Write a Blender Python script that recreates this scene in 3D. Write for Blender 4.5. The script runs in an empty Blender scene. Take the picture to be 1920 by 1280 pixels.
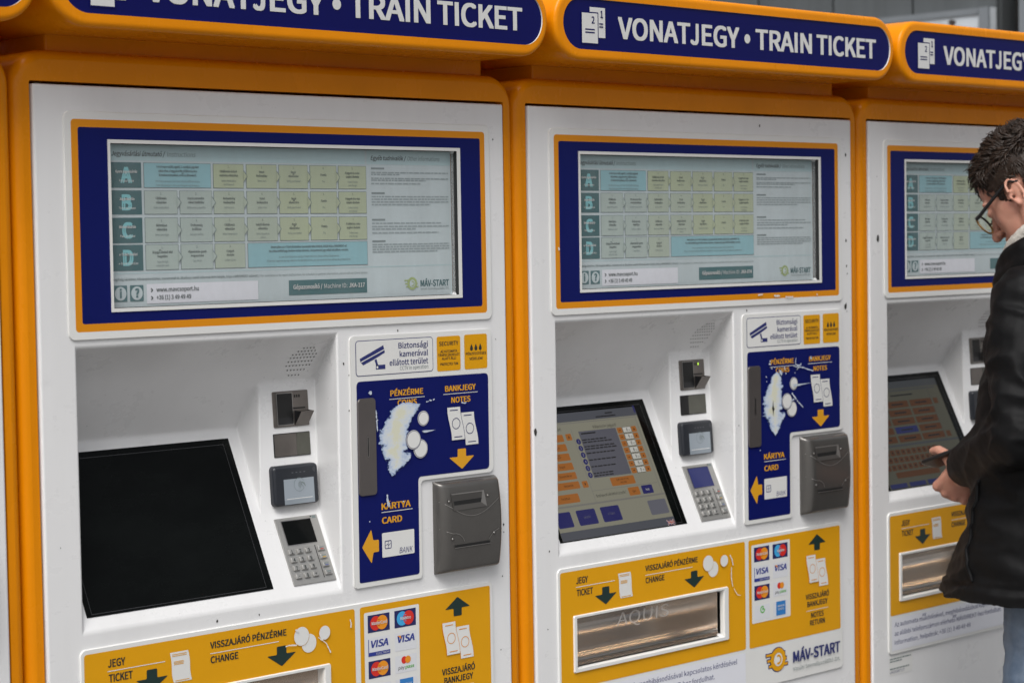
import bpy, bmesh, math, random
from mathutils import Vector, Matrix, noise

random.seed(7)
SC = bpy.context.scene
COL = SC.collection
R = math.radians

# ------------------------------------------------------------------ camera, light, exposure
ZT = 1.85                       # height of the top edge of the white front panels
PITCH = 1.04                    # spacing of the ticket machines
CAM = Vector((-1.7214, -2.7873, ZT - 0.2453))
yaw, pit, rol = 0.7715062, 0.0474746, 0.0163758
fwd = Vector((math.sin(yaw) * math.cos(pit), math.cos(yaw) * math.cos(pit), -math.sin(pit)))
rgt = Vector((math.cos(yaw), -math.sin(yaw), 0))
dwn = fwd.cross(rgt)
r2 = math.cos(rol) * rgt + math.sin(rol) * dwn
d2 = -math.sin(rol) * rgt + math.cos(rol) * dwn
cd = bpy.data.cameras.new('camera')
cam = bpy.data.objects.new('camera', cd)
COL.objects.link(cam)
M = Matrix((r2, -d2, -fwd)).transposed().to_4x4()
M.translation = CAM
cam.matrix_world = M
cd.sensor_width = 36
cd.lens = 36 * 4000 / 1920
cd.clip_start = 0.1
cd.clip_end = 500
cd.dof.use_dof = True
cd.dof.focus_distance = 3.65
cd.dof.aperture_fstop = 7.0
SC.camera = cam

W = bpy.data.worlds.new("World")
SC.world = W
W.use_nodes = True
nt = W.node_tree
for n in list(nt.nodes):
    nt.nodes.remove(n)
SUN_EL, SUN_AZ = R(54), R(236)      # azimuth measured clockwise from +y
sky = nt.nodes.new('ShaderNodeTexSky')
sky.sky_type = 'NISHITA'
sky.sun_disc = False
sky.sun_elevation = SUN_EL
sky.sun_rotation = SUN_AZ
sky.air_density = 1.0
sky.dust_density = 4.0
sky.ozone_density = 1.0
hs = nt.nodes.new('ShaderNodeHueSaturation')
hs.inputs['Saturation'].default_value = 0.22
bg = nt.nodes.new('ShaderNodeBackground')
bg.inputs['Strength'].default_value = 0.095
out = nt.nodes.new('ShaderNodeOutputWorld')
nt.links.new(sky.outputs[0], hs.inputs['Color'])
nt.links.new(hs.outputs[0], bg.inputs['Color'])
nt.links.new(bg.outputs[0], out.inputs['Surface'])

sl = bpy.data.lights.new('sun', 'SUN')
sl.energy = 2.1
sl.angle = R(38)
sl.color = (1.0, 0.98, 0.955)
so = bpy.data.objects.new('sun', sl)
COL.objects.link(so)
sdir = Vector((math.sin(SUN_AZ) * math.cos(SUN_EL), math.cos(SUN_AZ) * math.cos(SUN_EL), math.sin(SUN_EL)))
so.rotation_euler = (-sdir).to_track_quat('-Z', 'Y').to_euler()
so.location = sdir * 20

SC.view_settings.view_transform = 'Standard'
SC.view_settings.look = 'None'
SC.view_settings.exposure = 0.45
SC.view_settings.gamma = 1
SC.view_settings.use_curve_mapping = False

# ------------------------------------------------------------------ materials
MATS = {}


def mat(name, col, rough=0.5, metal=0.0, spec=0.5, var=0.0, vscale=8.0, bump=0.0, bscale=200.0,
        emit=0.0, alpha=1.0, coat=0.0, col2=None, stretch=(1, 1, 1), rvar=0.0, trans=0.0):
    if name in MATS:
        return MATS[name]
    m = bpy.data.materials.new(name)
    m.use_nodes = True
    t = m.node_tree
    p = t.nodes['Principled BSDF']
    p.inputs['Base Color'].default_value = (*col, 1)
    p.inputs['Roughness'].default_value = rough
    p.inputs['Metallic'].default_value = metal
    p.inputs['Specular IOR Level'].default_value = spec
    p.inputs['Coat Weight'].default_value = coat
    p.inputs['Coat Roughness'].default_value = 0.08
    p.inputs['Alpha'].default_value = alpha
    p.inputs['Transmission Weight'].default_value = trans
    if var or bump or rvar:
        tc = t.nodes.new('ShaderNodeTexCoord')
        mp = t.nodes.new('ShaderNodeMapping')
        mp.inputs['Scale'].default_value = stretch
        t.links.new(tc.outputs['Object'], mp.inputs['Vector'])
    if var or rvar:
        nz = t.nodes.new('ShaderNodeTexNoise')
        nz.inputs['Scale'].default_value = vscale
        nz.inputs['Detail'].default_value = 6
        nz.inputs['Roughness'].default_value = 0.65
        t.links.new(mp.outputs[0], nz.inputs['Vector'])
    if var:
        rp = t.nodes.new('ShaderNodeMapRange')
        rp.inputs['From Min'].default_value = 0.3
        rp.inputs['From Max'].default_value = 0.7
        t.links.new(nz.outputs['Fac'], rp.inputs['Value'])
        mx = t.nodes.new('ShaderNodeMix')
        mx.data_type = 'RGBA'
        c2 = col2 if col2 else tuple(c * (1 - var) for c in col)
        mx.inputs[6].default_value = (*c2, 1)
        mx.inputs[7].default_value = (*col, 1)
        t.links.new(rp.outputs[0], mx.inputs[0])
        t.links.new(mx.outputs[2], p.inputs['Base Color'])
    if rvar:
        rr = t.nodes.new('ShaderNodeMapRange')
        rr.inputs['From Min'].default_value = 0.3
        rr.inputs['From Max'].default_value = 0.7
        rr.inputs['To Min'].default_value = max(rough - rvar, 0.02)
        rr.inputs['To Max'].default_value = rough + rvar
        t.links.new(nz.outputs['Fac'], rr.inputs['Value'])
        t.links.new(rr.outputs[0], p.inputs['Roughness'])
    if bump:
        nb = t.nodes.new('ShaderNodeTexNoise')
        nb.inputs['Scale'].default_value = bscale
        nb.inputs['Detail'].default_value = 3
        bp = t.nodes.new('ShaderNodeBump')
        bp.inputs['Strength'].default_value = bump
        bp.inputs['Distance'].default_value = 0.002
        t.links.new(mp.outputs[0], nb.inputs['Vector'])
        t.links.new(nb.outputs['Fac'], bp.inputs['Height'])
        t.links.new(bp.outputs[0], p.inputs['Normal'])
    if emit:
        p.inputs['Emission Color'].default_value = (*col, 1)
        p.inputs['Emission Strength'].default_value = emit
    MATS[name] = m
    return m


def white_material():
    m = bpy.data.materials.new('white_plastic')
    m.use_nodes = True
    t = m.node_tree
    p = t.nodes['Principled BSDF']
    p.inputs['Specular IOR Level'].default_value = 0.5
    tc = t.nodes.new('ShaderNodeTexCoord')

    def tex(scale, stretch, detail=5, rough=.6):
        mp = t.nodes.new('ShaderNodeMapping')
        mp.inputs['Scale'].default_value = stretch
        n = t.nodes.new('ShaderNodeTexNoise')
        n.inputs['Scale'].default_value = scale
        n.inputs['Detail'].default_value = detail
        n.inputs['Roughness'].default_value = rough
        t.links.new(tc.outputs['Object'], mp.inputs['Vector'])
        t.links.new(mp.outputs[0], n.inputs['Vector'])
        return n.outputs['Fac']

    def ramp(f, a, b, c, d):
        r = t.nodes.new('ShaderNodeMapRange')
        for k, v in zip(('From Min', 'From Max', 'To Min', 'To Max'), (a, b, c, d)):
            r.inputs[k].default_value = v
        t.links.new(f, r.inputs['Value'])
        return r.outputs[0]

    def mul(a, b):
        n = t.nodes.new('ShaderNodeMath')
        n.operation = 'MULTIPLY'
        t.links.new(a, n.inputs[0])
        t.links.new(b, n.inputs[1])
        return n.outputs[0]
    clouds = ramp(tex(2.6, (1, 1, 1)), .3, .7, .955, 1.0)
    streak = ramp(tex(16, (1.0, 1.0, .10), 4), .45, .75, 1.0, .945)
    smear = ramp(tex(7, (1.0, 1, 1.6), 8, .7), .60, .74, 1.0, .90)
    speck = ramp(tex(210, (1, 1, 1), 2), .735, .76, 1.0, .55)
    v = mul(mul(clouds, streak), mul(smear, speck))
    mx = t.nodes.new('ShaderNodeMix')
    mx.data_type = 'RGBA'
    mx.inputs[6].default_value = (0.16, 0.15, 0.135, 1)
    mx.inputs[7].default_value = (0.75, 0.75, 0.752, 1)
    t.links.new(v, mx.inputs[0])
    t.links.new(mx.outputs[2], p.inputs['Base Color'])
    t.links.new(ramp(tex(9, (1, 1, 1.5), 6, .7), .35, .7, .24, .42), p.inputs['Roughness'])
    bp = t.nodes.new('ShaderNodeBump')
    bp.inputs['Strength'].default_value = .02
    bp.inputs['Distance'].default_value = .002
    t.links.new(tex(500, (1, 1, 1), 2), bp.inputs['Height'])
    t.links.new(bp.outputs[0], p.inputs['Normal'])
    return m


WHITE = white_material()
RIM = mat('label_white', (0.72, 0.72, 0.70), 0.4, var=0.06, vscale=6.0)
ORANGE = mat('orange_paint', (0.74, 0.245, 0.0015), 0.27, spec=0.17, var=0.13, vscale=5, bump=0.03, bscale=120, rvar=0.08, stretch=(1, 1, .5))
SIGNBLUE = mat('sign_blue', (0.0030, 0.0042, 0.082), 0.25, spec=0.16, var=0.1, vscale=3)
BLUE = mat('label_blue', (0.0036, 0.0078, 0.105), 0.42, spec=0.15, var=0.12, vscale=5)
YELLOW = mat('label_yellow', (0.69, 0.325, 0.004), 0.45, spec=0.22, var=0.07, vscale=5)
OYEL = mat('label_orange', (0.68, 0.25, 0.004), 0.42, spec=0.3, var=0.05, vscale=5)
TXTY = mat('lettering_yellow', (0.68, 0.32, 0.012), 0.45)
TXTW = mat('lettering_white', (0.62, 0.62, 0.61), 0.4, var=0.08, vscale=30)
TXTK = mat('lettering_dark', (0.012, 0.02, 0.02), 0.5)
TXTB = mat('lettering_blue', (0.018, 0.025, 0.14), 0.5)
TXTG = mat('lettering_grey', (0.16, 0.20, 0.20), 0.5)
GREENB = mat('arrow_dark_green', (0.008, 0.028, 0.024), 0.45, var=0.15, vscale=20)
STEEL = mat('brushed_steel', (0.42, 0.405, 0.39), 0.34, metal=1.0, var=0.18, vscale=6, stretch=(1, 1, 14), rvar=0.08)
SLOTM = mat('slot_metal', (0.20, 0.18, 0.165), 0.34, metal=0.75, var=0.25, vscale=30, rvar=0.08)
STEELW = mat('warm_steel', (0.68, 0.625, 0.575), 0.25, metal=0.92, var=0.04, vscale=6, stretch=(.4, 2, 3))
KEYM = mat('key_metal', (0.37, 0.365, 0.35), 0.36, metal=0.5, var=0.1, vscale=20)
GREYM = mat('reader_grey', (0.135, 0.129, 0.122), 0.27, metal=0.6, var=0.10, vscale=30, bump=0.03, bscale=900)
COINM = mat('coin_plate', (0.15, 0.135, 0.13), 0.38, metal=0.6, var=0.15, vscale=10)
BLACK = mat('black_plastic', (0.012, 0.012, 0.014), 0.35)
DARKC = mat('dark_cavity', (0.006, 0.006, 0.006), 0.6)
NAVYP = mat('reader_plastic', (0.018, 0.021, 0.028), 0.34, var=0.1, vscale=20)
GLASSK = mat('black_glass', (0.0042, 0.0052, 0.005), 0.16, spec=0.10, var=0.7, vscale=4, stretch=(1, 1, 2.5), rvar=0.08)
SHEET = mat('sheet_paper', (0.51, 0.585, 0.605), 0.45, var=0.13, vscale=5, stretch=(2.2, 1, .35))  # upright streaks paint uneven bands of light into the sheet colour
SHEETB = mat('sheet_band', (0.41, 0.55, 0.57), 0.35)
TEALD = mat('tile_dark_teal', (0.030, 0.105, 0.115), 0.4)
TEALM = mat('box_teal', (0.050, 0.135, 0.145), 0.4)
CYANL = mat('letter_cyan', (0.19, 0.50, 0.54), 0.4)
CYANB = mat('box_cyan', (0.26, 0.475, 0.525), 0.45, var=0.10, vscale=5, stretch=(2.2, 1, .35))  # same painted light bands in this box and the cells below
G1 = mat('cell_green_pale', (0.40, 0.475, 0.44), 0.45, var=0.10, vscale=5, stretch=(2.2, 1, .35))
G2 = mat('cell_green_mid', (0.41, 0.475, 0.385), 0.45, var=0.10, vscale=5, stretch=(2.2, 1, .35))
G3 = mat('cell_green', (0.42, 0.475, 0.325), 0.45, var=0.10, vscale=5, stretch=(2.2, 1, .35))
LOGOG = mat('logo_green', (0.32, 0.40, 0.16), 0.4)
PAPERW = mat('paper_white', (0.70, 0.71, 0.76), 0.5, var=0.04, vscale=8)
CARDRED = mat('card_red', (0.62, 0.025, 0.015), 0.4)
CARDORG = mat('card_orange', (0.75, 0.27, 0.012), 0.4)
CARDNAVY = mat('card_navy', (0.012, 0.016, 0.10), 0.4)
CARDCYAN = mat('card_cyan', (0.05, 0.36, 0.68), 0.4)
VISAB = mat('card_blue', (0.02, 0.035, 0.25), 0.4)
LGREEN = mat('card_green', (0.10, 0.42, 0.06), 0.4)
AMEX = mat('card_sky', (0.03, 0.19, 0.50), 0.4)
CAVW = mat('gap_dark', (0.02, 0.02, 0.02), 0.6)
CHIP = mat('chip_dark', (0.03, 0.028, 0.026), 0.7)


SCUFFY = mat('scraped_core', (0.62, 0.62, 0.50), 0.8, var=0.35, vscale=60, col2=(0.58, 0.62, 0.62))
SCRW = mat('scratch_white', (0.58, 0.62, 0.67), 0.8, var=0.25, vscale=150, col2=(0.40, 0.47, 0.60))
# screens are lit lamps of their own
def screen_mat(n, c, e=1.0):
    m = mat(n, (0.010, 0.010, 0.010), 0.16, spec=0.12)
    p = m.node_tree.nodes['Principled BSDF']
    p.inputs['Emission Color'].default_value = (*c, 1)
    p.inputs['Emission Strength'].default_value = e
    return m


S_BG = screen_mat('screen_beige', (0.130, 0.125, 0.096))
S_BAR = screen_mat('screen_bar', (0.042, 0.044, 0.052))
S_LINE = screen_mat('screen_line', (0.10, 0.095, 0.085))
S_OR = screen_mat('screen_orange', (0.185, 0.062, 0.009))
S_BL = screen_mat('screen_blue', (0.008, 0.008, 0.060))
S_WH = screen_mat('screen_white', (0.29, 0.285, 0.26))
S_TX = mat('screen_text', (0.012, 0.012, 0.012), 0.15, spec=0.2)
S_GR = screen_mat('screen_grey', (0.066, 0.066, 0.080))
S_DB = screen_mat('screen_list', (0.052, 0.052, 0.064))
S_RD = screen_mat('screen_red', (0.22, 0.02, 0.02))
D_BG = screen_mat('dim_beige', (0.034, 0.033, 0.024))
D_BAR = screen_mat('dim_bar', (0.022, 0.024, 0.026))
D_OR = screen_mat('dim_orange', (0.036, 0.0125, 0.0030))
D_BL = screen_mat('dim_blue', (0.006, 0.008, 0.042))
LCDW = mat('reader_display', (0.30, 0.34, 0.38), 0.25, spec=0.3)
LCDB = screen_mat('keypad_display_lit', (0.022, 0.026, 0.10))
LED = mat('led_green', (0.45, 0.75, 0.05), 0.3, emit=1.6)


# ------------------------------------------------------------------ mesh helpers
def front(u, v, h=0.0):
    return (u - 0.49, -h, v + ZT)


SLA, SLB = 0.4786, 0.836
SLN = math.hypot(1, SLA)


def slope(u, v, h=0.0):
    return (u - 0.49, SLA * (v + SLB) - h / SLN, v + ZT + h * SLA / SLN)


def pillar(u, v, h=0.0):
    return (u - 0.49, 0.08 + 0.0636 * (v + 0.478) - h, v + ZT)


def depth(y):
    return lambda u, v, h=0.0: (u - 0.49, y - h, v + ZT)


def rr(u0, u1, v0, v1, r, n=5):
    r = max(min(r, (u1 - u0) / 2 - 1e-6, (v1 - v0) / 2 - 1e-6), 1e-5)
    pts = []
    for cx, cy, a0 in ((u1 - r, v0 + r, -90), (u1 - r, v1 - r, 0), (u0 + r, v1 - r, 90), (u0 + r, v0 + r, 180)):
        for i in range(n + 1):
            a = R(a0 + 90 * i / n)
            pts.append((cx + r * math.cos(a), cy + r * math.sin(a)))
    return pts


def roundpoly(pts, r, n=4):
    if not isinstance(r, (list, tuple)):
        r = [r] * len(pts)
    o = []
    k = len(pts)
    for i in range(k):
        p = Vector(pts[i]); a = Vector(pts[i - 1]); b = Vector(pts[(i + 1) % k])
        ri = min(r[i], (a - p).length * .45, (b - p).length * .45)
        if ri < 1e-5:
            o.append(tuple(p)); continue
        s = p + (a - p).normalized() * ri
        e = p + (b - p).normalized() * ri
        for j in range(n + 1):
            t = j / n
            q = s * (1 - t) ** 2 + p * 2 * t * (1 - t) + e * t * t
            o.append(tuple(q))
    return o


TXC = {}
_cap = {}
try:      # the humanist sans that ships inside Blender itself; the built-in face is the fallback
    import os
    FONT = bpy.data.fonts.load(os.path.join(bpy.utils.system_resource('DATAFILES', path='fonts'), 'Noto Sans CJK Regular.woff2'))
except Exception:
    FONT = None


def _curve(txt, shear, res):
    c = bpy.data.curves.new('t', 'FONT')
    c.body = txt
    c.size = 1.0
    c.shear = shear
    c.resolution_u = res
    if FONT:
        c.font = FONT
    o = bpy.data.objects.new('t', c)
    COL.objects.link(o)
    dg = bpy.context.evaluated_depsgraph_get()
    me = bpy.data.meshes.new_from_object(o.evaluated_get(dg))
    vs = [(v.co.x, v.co.y) for v in me.vertices]
    fs = [tuple(p.vertices) for p in me.polygons]
    bpy.data.objects.remove(o)
    bpy.data.curves.remove(c)
    bpy.data.meshes.remove(me)
    return vs, fs


def text_geo(txt, shear=0.0, res=3):
    """outline faces at cap height 1, starting at x = 0"""
    k = (txt, shear, res)
    if k not in TXC:
        if 'c' not in _cap:
            vs, _ = _curve('H', 0, 2)
            _cap['c'] = (min(v[1] for v in vs), max(v[1] for v in vs))
        b0, b1 = _cap['c']
        plain = txt
        for a, r in (('ő', 'o'), ('ű', 'u'), ('Ő', 'O'), ('Ű', 'U')):
            plain = plain.replace(a, r)
        vs, fs = _curve(plain, shear, res)
        x0 = min(v[0] for v in vs); x1 = max(v[0] for v in vs)
        for i, ch in enumerate(txt):
            if ch in 'őűŐŰ':              # double acute drawn as two strokes
                pv, _ = _curve(plain[:i + 1], 0, 2)
                cv, _ = _curve(plain[i], 0, 2)
                xr = max(v[0] for v in pv)
                w = max(v[0] for v in cv) - min(v[0] for v in cv)
                top = max(v[1] for v in cv) + .07
                cx = xr - w / 2 + shear * top
                for dx in (-.09, .08):
                    n = len(vs)
                    vs = vs + [(cx + dx - .05, top), (cx + dx + .02, top), (cx + dx + .12, top + .15), (cx + dx + .03, top + .15)]
                    fs = fs + [(n, n + 1, n + 2, n + 3)]
        s = 1 / (b1 - b0)
        vs = [((x - x0) * s, (y - b0) * s) for x, y in vs]
        out = []
        for f in fs:
            a = 0
            for i in range(len(f)):
                x_, y_ = vs[f[i]]; X_, Y_ = vs[f[(i + 1) % len(f)]]
                a += x_ * Y_ - X_ * y_
            out.append(f if a > 0 else tuple(reversed(f)))
        TXC[k] = (vs, out, (x1 - x0) * s)
    return TXC[k]


class MB:
    def __init__(s, fmap=front):
        s.v = []; s.f = []; s.m = []; s.sm = []; s.mats = []; s.map = fmap

    def mi(s, m):
        if m not in s.mats:
            s.mats.append(m)
        return s.mats.index(m)

    def raw(s, pts, faces, m, smooth=False):
        b = len(s.v)
        s.v += [tuple(p) for p in pts]
        i = s.mi(m)
        for f in faces:
            s.f.append(tuple(b + k for k in f)); s.m.append(i); s.sm.append(smooth)

    def poly(s, pts, m, h=0.0):
        a = sum(pts[i][0] * pts[(i + 1) % len(pts)][1] - pts[(i + 1) % len(pts)][0] * pts[i][1] for i in range(len(pts)))
        if a < 0:
            pts = pts[::-1]
        s.raw([s.map(u, v, h) for u, v in pts], [tuple(range(len(pts)))], m)

    def rect(s, u0, u1, v0, v1, m, h=0.0, r=0.0, n=4):
        if r:
            s.poly(rr(u0, u1, v0, v1, r, n), m, h)
        else:
            s.poly([(u0, v0), (u1, v0), (u1, v1), (u0, v1)], m, h)

    def disc(s, cu, cv, ru, m, h=0.0, rv=None, n=24):
        rv = rv or ru
        s.poly([(cu + ru * math.cos(2 * math.pi * i / n), cv + rv * math.sin(2 * math.pi * i / n)) for i in range(n)], m, h)

    def ring(s, cu, cv, r0, r1, m, h=0.0, n=28, a0=0, a1=360):
        k = n
        pts = []
        for i in range(k + 1):
            a = R(a0 + (a1 - a0) * i / k)
            pts.append(s.map(cu + r1 * math.cos(a), cv + r1 * math.sin(a), h))
            pts.append(s.map(cu + r0 * math.cos(a), cv + r0 * math.sin(a), h))
        s.raw(pts, [(2 * i, 2 * i + 2, 2 * i + 3, 2 * i + 1) for i in range(k)], m)

    def line(s, pts, w, m, h=0.0):
        for (a, b), (c, d) in zip(pts, pts[1:]):
            L = math.hypot(c - a, d - b) or 1e-9
            nx, ny = -(d - b) / L * w / 2, (c - a) / L * w / 2
            s.poly([(a - nx, b - ny), (c - nx, d - ny), (c + nx, d + ny), (a + nx, b + ny)], m, h)

    def frame(s, A, B, m, h=0.0, n=5):
        """flat ring between two rounded rects given as (u0,u1,v0,v1,r)"""
        a, b = rr(*A, n), rr(*B, n)
        k = len(a)
        s.raw([s.map(u, v, h) for u, v in a] + [s.map(u, v, h) for u, v in b],
              [(i, (i + 1) % k, k + (i + 1) % k, k + i) for i in range(k)], m)

    def outline(s, u0, u1, v0, v1, r, w, m, h=0.0):
        s.frame((u0, u1, v0, v1, r), (u0 + w, u1 - w, v0 + w, v1 - w, max(r - w, 1e-4)), m, h)

    def pillow(s, u0, u1, v0, v1, r, prof, m, n=6, cap=None, smooth=True):
        k = None
        pts = []
        for ins, h in prof:
            ring = rr(u0 + ins, u1 - ins, v0 + ins, v1 - ins, max(r - ins, 0.0002), n)
            k = len(ring)
            pts += [s.map(u, v, h) for u, v in ring]
        fs = []
        for j in range(len(prof) - 1):
            for i in range(k):
                fs.append((j * k + i, j * k + (i + 1) % k, (j + 1) * k + (i + 1) % k, (j + 1) * k + i))
        s.raw(pts, fs, m, smooth)
        ins, h = prof[-1]
        s.poly(rr(u0 + ins, u1 - ins, v0 + ins, v1 - ins, max(r - ins, 0.0002), n), cap or m, h)

    def plate(s, pts, m, h0, h1, ch=0.0):
        a = sum(pts[i][0] * pts[(i + 1) % len(pts)][1] - pts[(i + 1) % len(pts)][0] * pts[i][1] for i in range(len(pts)))
        if a < 0:
            pts = pts[::-1]
        k = len(pts)
        s.raw([s.map(u, v, h0) for u, v in pts] + [s.map(u, v, h1) for u, v in pts],
              [(i, (i + 1) % k, k + (i + 1) % k, k + i) for i in range(k)], m)
        s.poly(pts, m, h1)

    def box(s, u0, u1, v0, v1, h0, h1, m):
        P = [s.map(u, v, h) for h in (h0, h1) for u, v in ((u0, v0), (u1, v0), (u1, v1), (u0, v1))]
        s.raw(P, [(4, 5, 6, 7), (0, 3, 2, 1), (0, 1, 5, 4), (1, 2, 6, 5), (2, 3, 7, 6), (3, 0, 4, 7)], m)

    def text(s, txt, u0, v, cap, m, h=0.0, u1=None, w=None, align='l', bold=0.0, shear=0.0, cond=0.86, res=3):
        vs, fs, wid = text_geo(txt, shear, res)
        d = (.016 + bold * 1.15) if bold else 0.0
        wid += 2 * d
        if u1 is not None:
            sx = (u1 - u0) / wid
        else:
            sx = cap * cond
            if w and wid * sx > w:
                sx = w / wid
            if align == 'c':
                u0 -= wid * sx / 2
            elif align == 'r':
                u0 -= wid * sx
        if d:        # a heavier weight: the outline laid down four times, a hair apart
            f = max(.75, min(1.25, cap / max(sx, 1e-6))) if cap > .02 else 1.0
            sh = [(-d * f, -d * .55), (d * f, -d * .55), (d * f, d * .55), (-d * f, d * .55)]
        else:
            sh = [(0, 0)]
        for q, (ox, oy) in enumerate(sh):
            s.raw([s.map(u0 + (x + d + ox) * sx, v + (y * (1 - 1.1 * d) + .55 * d + oy) * cap, h + q * .00003) for x, y in vs], fs, m)

    def mesh(s, name, weld=False):
        me = bpy.data.meshes.new(name)
        me.from_pydata(s.v, [], s.f)
        for m in s.mats:
            me.materials.append(m)
        me.polygons.foreach_set('material_index', s.m)
        me.polygons.foreach_set('use_smooth', s.sm)
        me.update()
        return me


def link(name, me, parent=None, loc=None):
    o = bpy.data.objects.new(name, me)
    COL.objects.link(o)
    if parent is not None:
        o.parent = parent
    if loc is not None:
        o.location = loc
    return o


def thing(name, label, cat, loc=(0, 0, 0), rotz=0, group=None):
    o = bpy.data.objects.new(name, None)
    o.empty_display_size = 0.1
    COL.objects.link(o)
    o.location = loc
    o.rotation_euler = (0, 0, rotz)
    o['label'] = label
    o['category'] = cat
    if group:
        o['group'] = group
    return o


def applied(me, mods, smooth_angle=None):
    """evaluate modifiers on a mesh and hand back the finished mesh"""
    o = bpy.data.objects.new('tmp', me)
    COL.objects.link(o)
    for ty, kw in mods:
        md = o.modifiers.new(ty, ty)
        for k, v in kw.items():
            setattr(md, k, v)
    dg = bpy.context.evaluated_depsgraph_get()
    r = bpy.data.meshes.new_from_object(o.evaluated_get(dg))
    mats = [m for m in me.materials]
    bpy.data.objects.remove(o)
    if not r.materials:
        for m in mats:
            r.materials.append(m)
    return r


# ------------------------------------------------------------------ the setting
def build_setting():
    m = mat('paving', (0.20, 0.195, 0.19), 0.85, var=0.35, vscale=1.2, bump=0.4, bscale=40)
    b = MB(lambda u, v, h=0: (u, v, h))
    b.rect(-60, 60, -60, 60, m, 0)
    o = link('pavement', b.mesh('pavement'))
    o['kind'] = 'structure'

    # building behind the end of the row: metal cladding, a pale enamel panel and a dark doorway
    wall = thing('station_building', 'dark grey metal clad building side with pale panel behind the ticket machines', 'building', (6, 3.4, 0))
    cl = mat('cladding', (0.115, 0.125, 0.13), 0.42, metal=0.3, var=0.25, vscale=1.5, stretch=(1, 6, .5), bump=0.1, bscale=30)
    fr = mat('cladding_trim', (0.22, 0.24, 0.26), 0.45, metal=0.2, var=0.2, vscale=4)
    pale = mat('pale_panel', (0.52, 0.56, 0.60), 0.45, var=0.22, vscale=9, col2=(0.44, 0.47, 0.49))
    rust = mat('rust_spot', (0.05, 0.035, 0.03), 0.8, var=0.5, vscale=60)
    dark = mat('doorway_dark', (0.010, 0.009, 0.008), 0.6)

    def bx(bb, x0, x1, y0, y1, z0, z1, mm):
        P = [(x, y, z) for x in (x0, x1) for y, z in ((y0, z0), (y1, z0), (y1, z1), (y0, z1))]
        bb.raw(P, [(0, 3, 2, 1), (4, 5, 6, 7), (0, 1, 5, 4), (1, 2, 6, 5), (2, 3, 7, 6), (3, 0, 4, 7)], mm)
    b = MB()
    y = -1.19
    k = 0
    while y < 3.2:
        bx(b, 0.0, .25, y + .006, y + .42, 0, 4.2, cl)
        y += .426
    bx(b, 0.03, .22, -1.19, 3.2, 0, 4.15, cl)
    link('wall', b.mesh('wall'), wall)
    b = MB()
    bx(b, -.05, -.004, -1.186, -0.1, 1.0, ZT + .69, pale)
    bx(b, -.065, -.05, -1.186, -1.14, 1.0, ZT + .69, fr)
    bx(b, -.058, -.0505, -1.13, -0.1, ZT + .665, ZT + .69, fr)
    rng = random.Random(3)
    b.map = lambda u, v, h=0: (-.0505 - h, u, v)
    pn = link('wall_panel', b.mesh('wall_panel'), wall)
    b = MB()
    for i in range(46):
        cy = rng.uniform(-1.1, -.15); cz = ZT + rng.uniform(.5, .655); s = rng.choice([.004, .006, .008, .012])
        if i == 0:
            cy, cz, s = -1.0, ZT + .64, .02
        n = 9
        pts = [(-.0512, cy + s * rng.uniform(.5, 1.2) * math.cos(6.283 * q / n), cz + s * rng.uniform(.4, 1.1) * math.sin(6.283 * q / n)) for q in range(n)]
        b.raw(pts, [tuple(range(n))], rust)
    link('rust_spots', b.mesh('rust_spots'), pn)['kind'] = 'stuff'
    b = MB()
    bx(b, .12, .2, -1.30, -1.20, 0, 4.1, dark)
    link('doorway', b.mesh('doorway'), wall)
    b = MB()
    bx(b, -.02, .25, -1.9, -1.305, 0, 4.2, fr)
    link('jamb', b.mesh('jamb'), wall)


build_setting()

# ------------------------------------------------------------------ ticket machine parts
CACHE = {}


def part(key, name, parent, fn, label=None):
    if key not in CACHE:
        CACHE[key] = fn()
    o = link(name, CACHE[key], parent)
    if label:
        o['label'] = label
    return o


def parts(key, name, parent, fn):
    if key not in CACHE:
        CACHE[key] = [b.mesh(name) for b in fn()]
    return [link(name, me, parent) for me in CACHE[key]]


def m_housing():
    b = MB()
    U0, U1, V0, V1 = -.031, 1.0065, -ZT + .002, .052
    rc = .055
    prof = [(0, -.62), (0, -.022)]
    for i in range(1, 6):
        a = R(90 * i / 5)
        prof.append((.015 * (1 - math.cos(a)), -.022 + .018 * math.sin(a)))
    pts = []
    n = 8
    k = 4 * (n + 1)
    for ins, h in prof:
        pts += [front(u, v, h) for u, v in rr(U0 + ins, U1 - ins, V0 + ins, V1 - ins, rc - ins, n)]
    hole = [front(u, v, -.004) for u, v in rr(-.0035, .9800, -ZT + .06, .0045, .003, n)]
    hole2 = [front(u, v, -.25) for u, v in rr(-.0035, .9800, -ZT + .06, .0045, .003, n)]
    L = len(prof)
    pts += hole + hole2
    fs = []
    for j in range(L - 1):
        for i in range(k):
            fs.append((j * k + i, j * k + (i + 1) % k, (j + 1) * k + (i + 1) % k, (j + 1) * k + i))
    b.raw(pts, fs, ORANGE, True)
    b.raw(pts[(L - 1) * k:], [(i, (i + 1) % k, k + (i + 1) % k, k + i) for i in range(k)], ORANGE, False)
    b.raw(pts[L * k:], [(i, (i + 1) % k, k + (i + 1) % k, k + i) for i in range(k)], ORANGE, False)
    b.raw([front(u, v, -.62) for u, v in rr(U0, U1, V0, V1, rc, n)][::-1], [tuple(range(k))], ORANGE)
    b.raw([front(u, v, -.25) for u, v in rr(-.0035, .98, -ZT + .06, .0045, .003, n)], [tuple(range(k))], CAVW)
    return b.mesh('housing')


CEIL = [(0, -.399), (.016, -.4095), (.032, -.4225), (.05, -.439), (.065, -.456), (.08, -.478), (.094, -.498), (.108, -.518), (.121, -.5375), (.134, -.556)]


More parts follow.
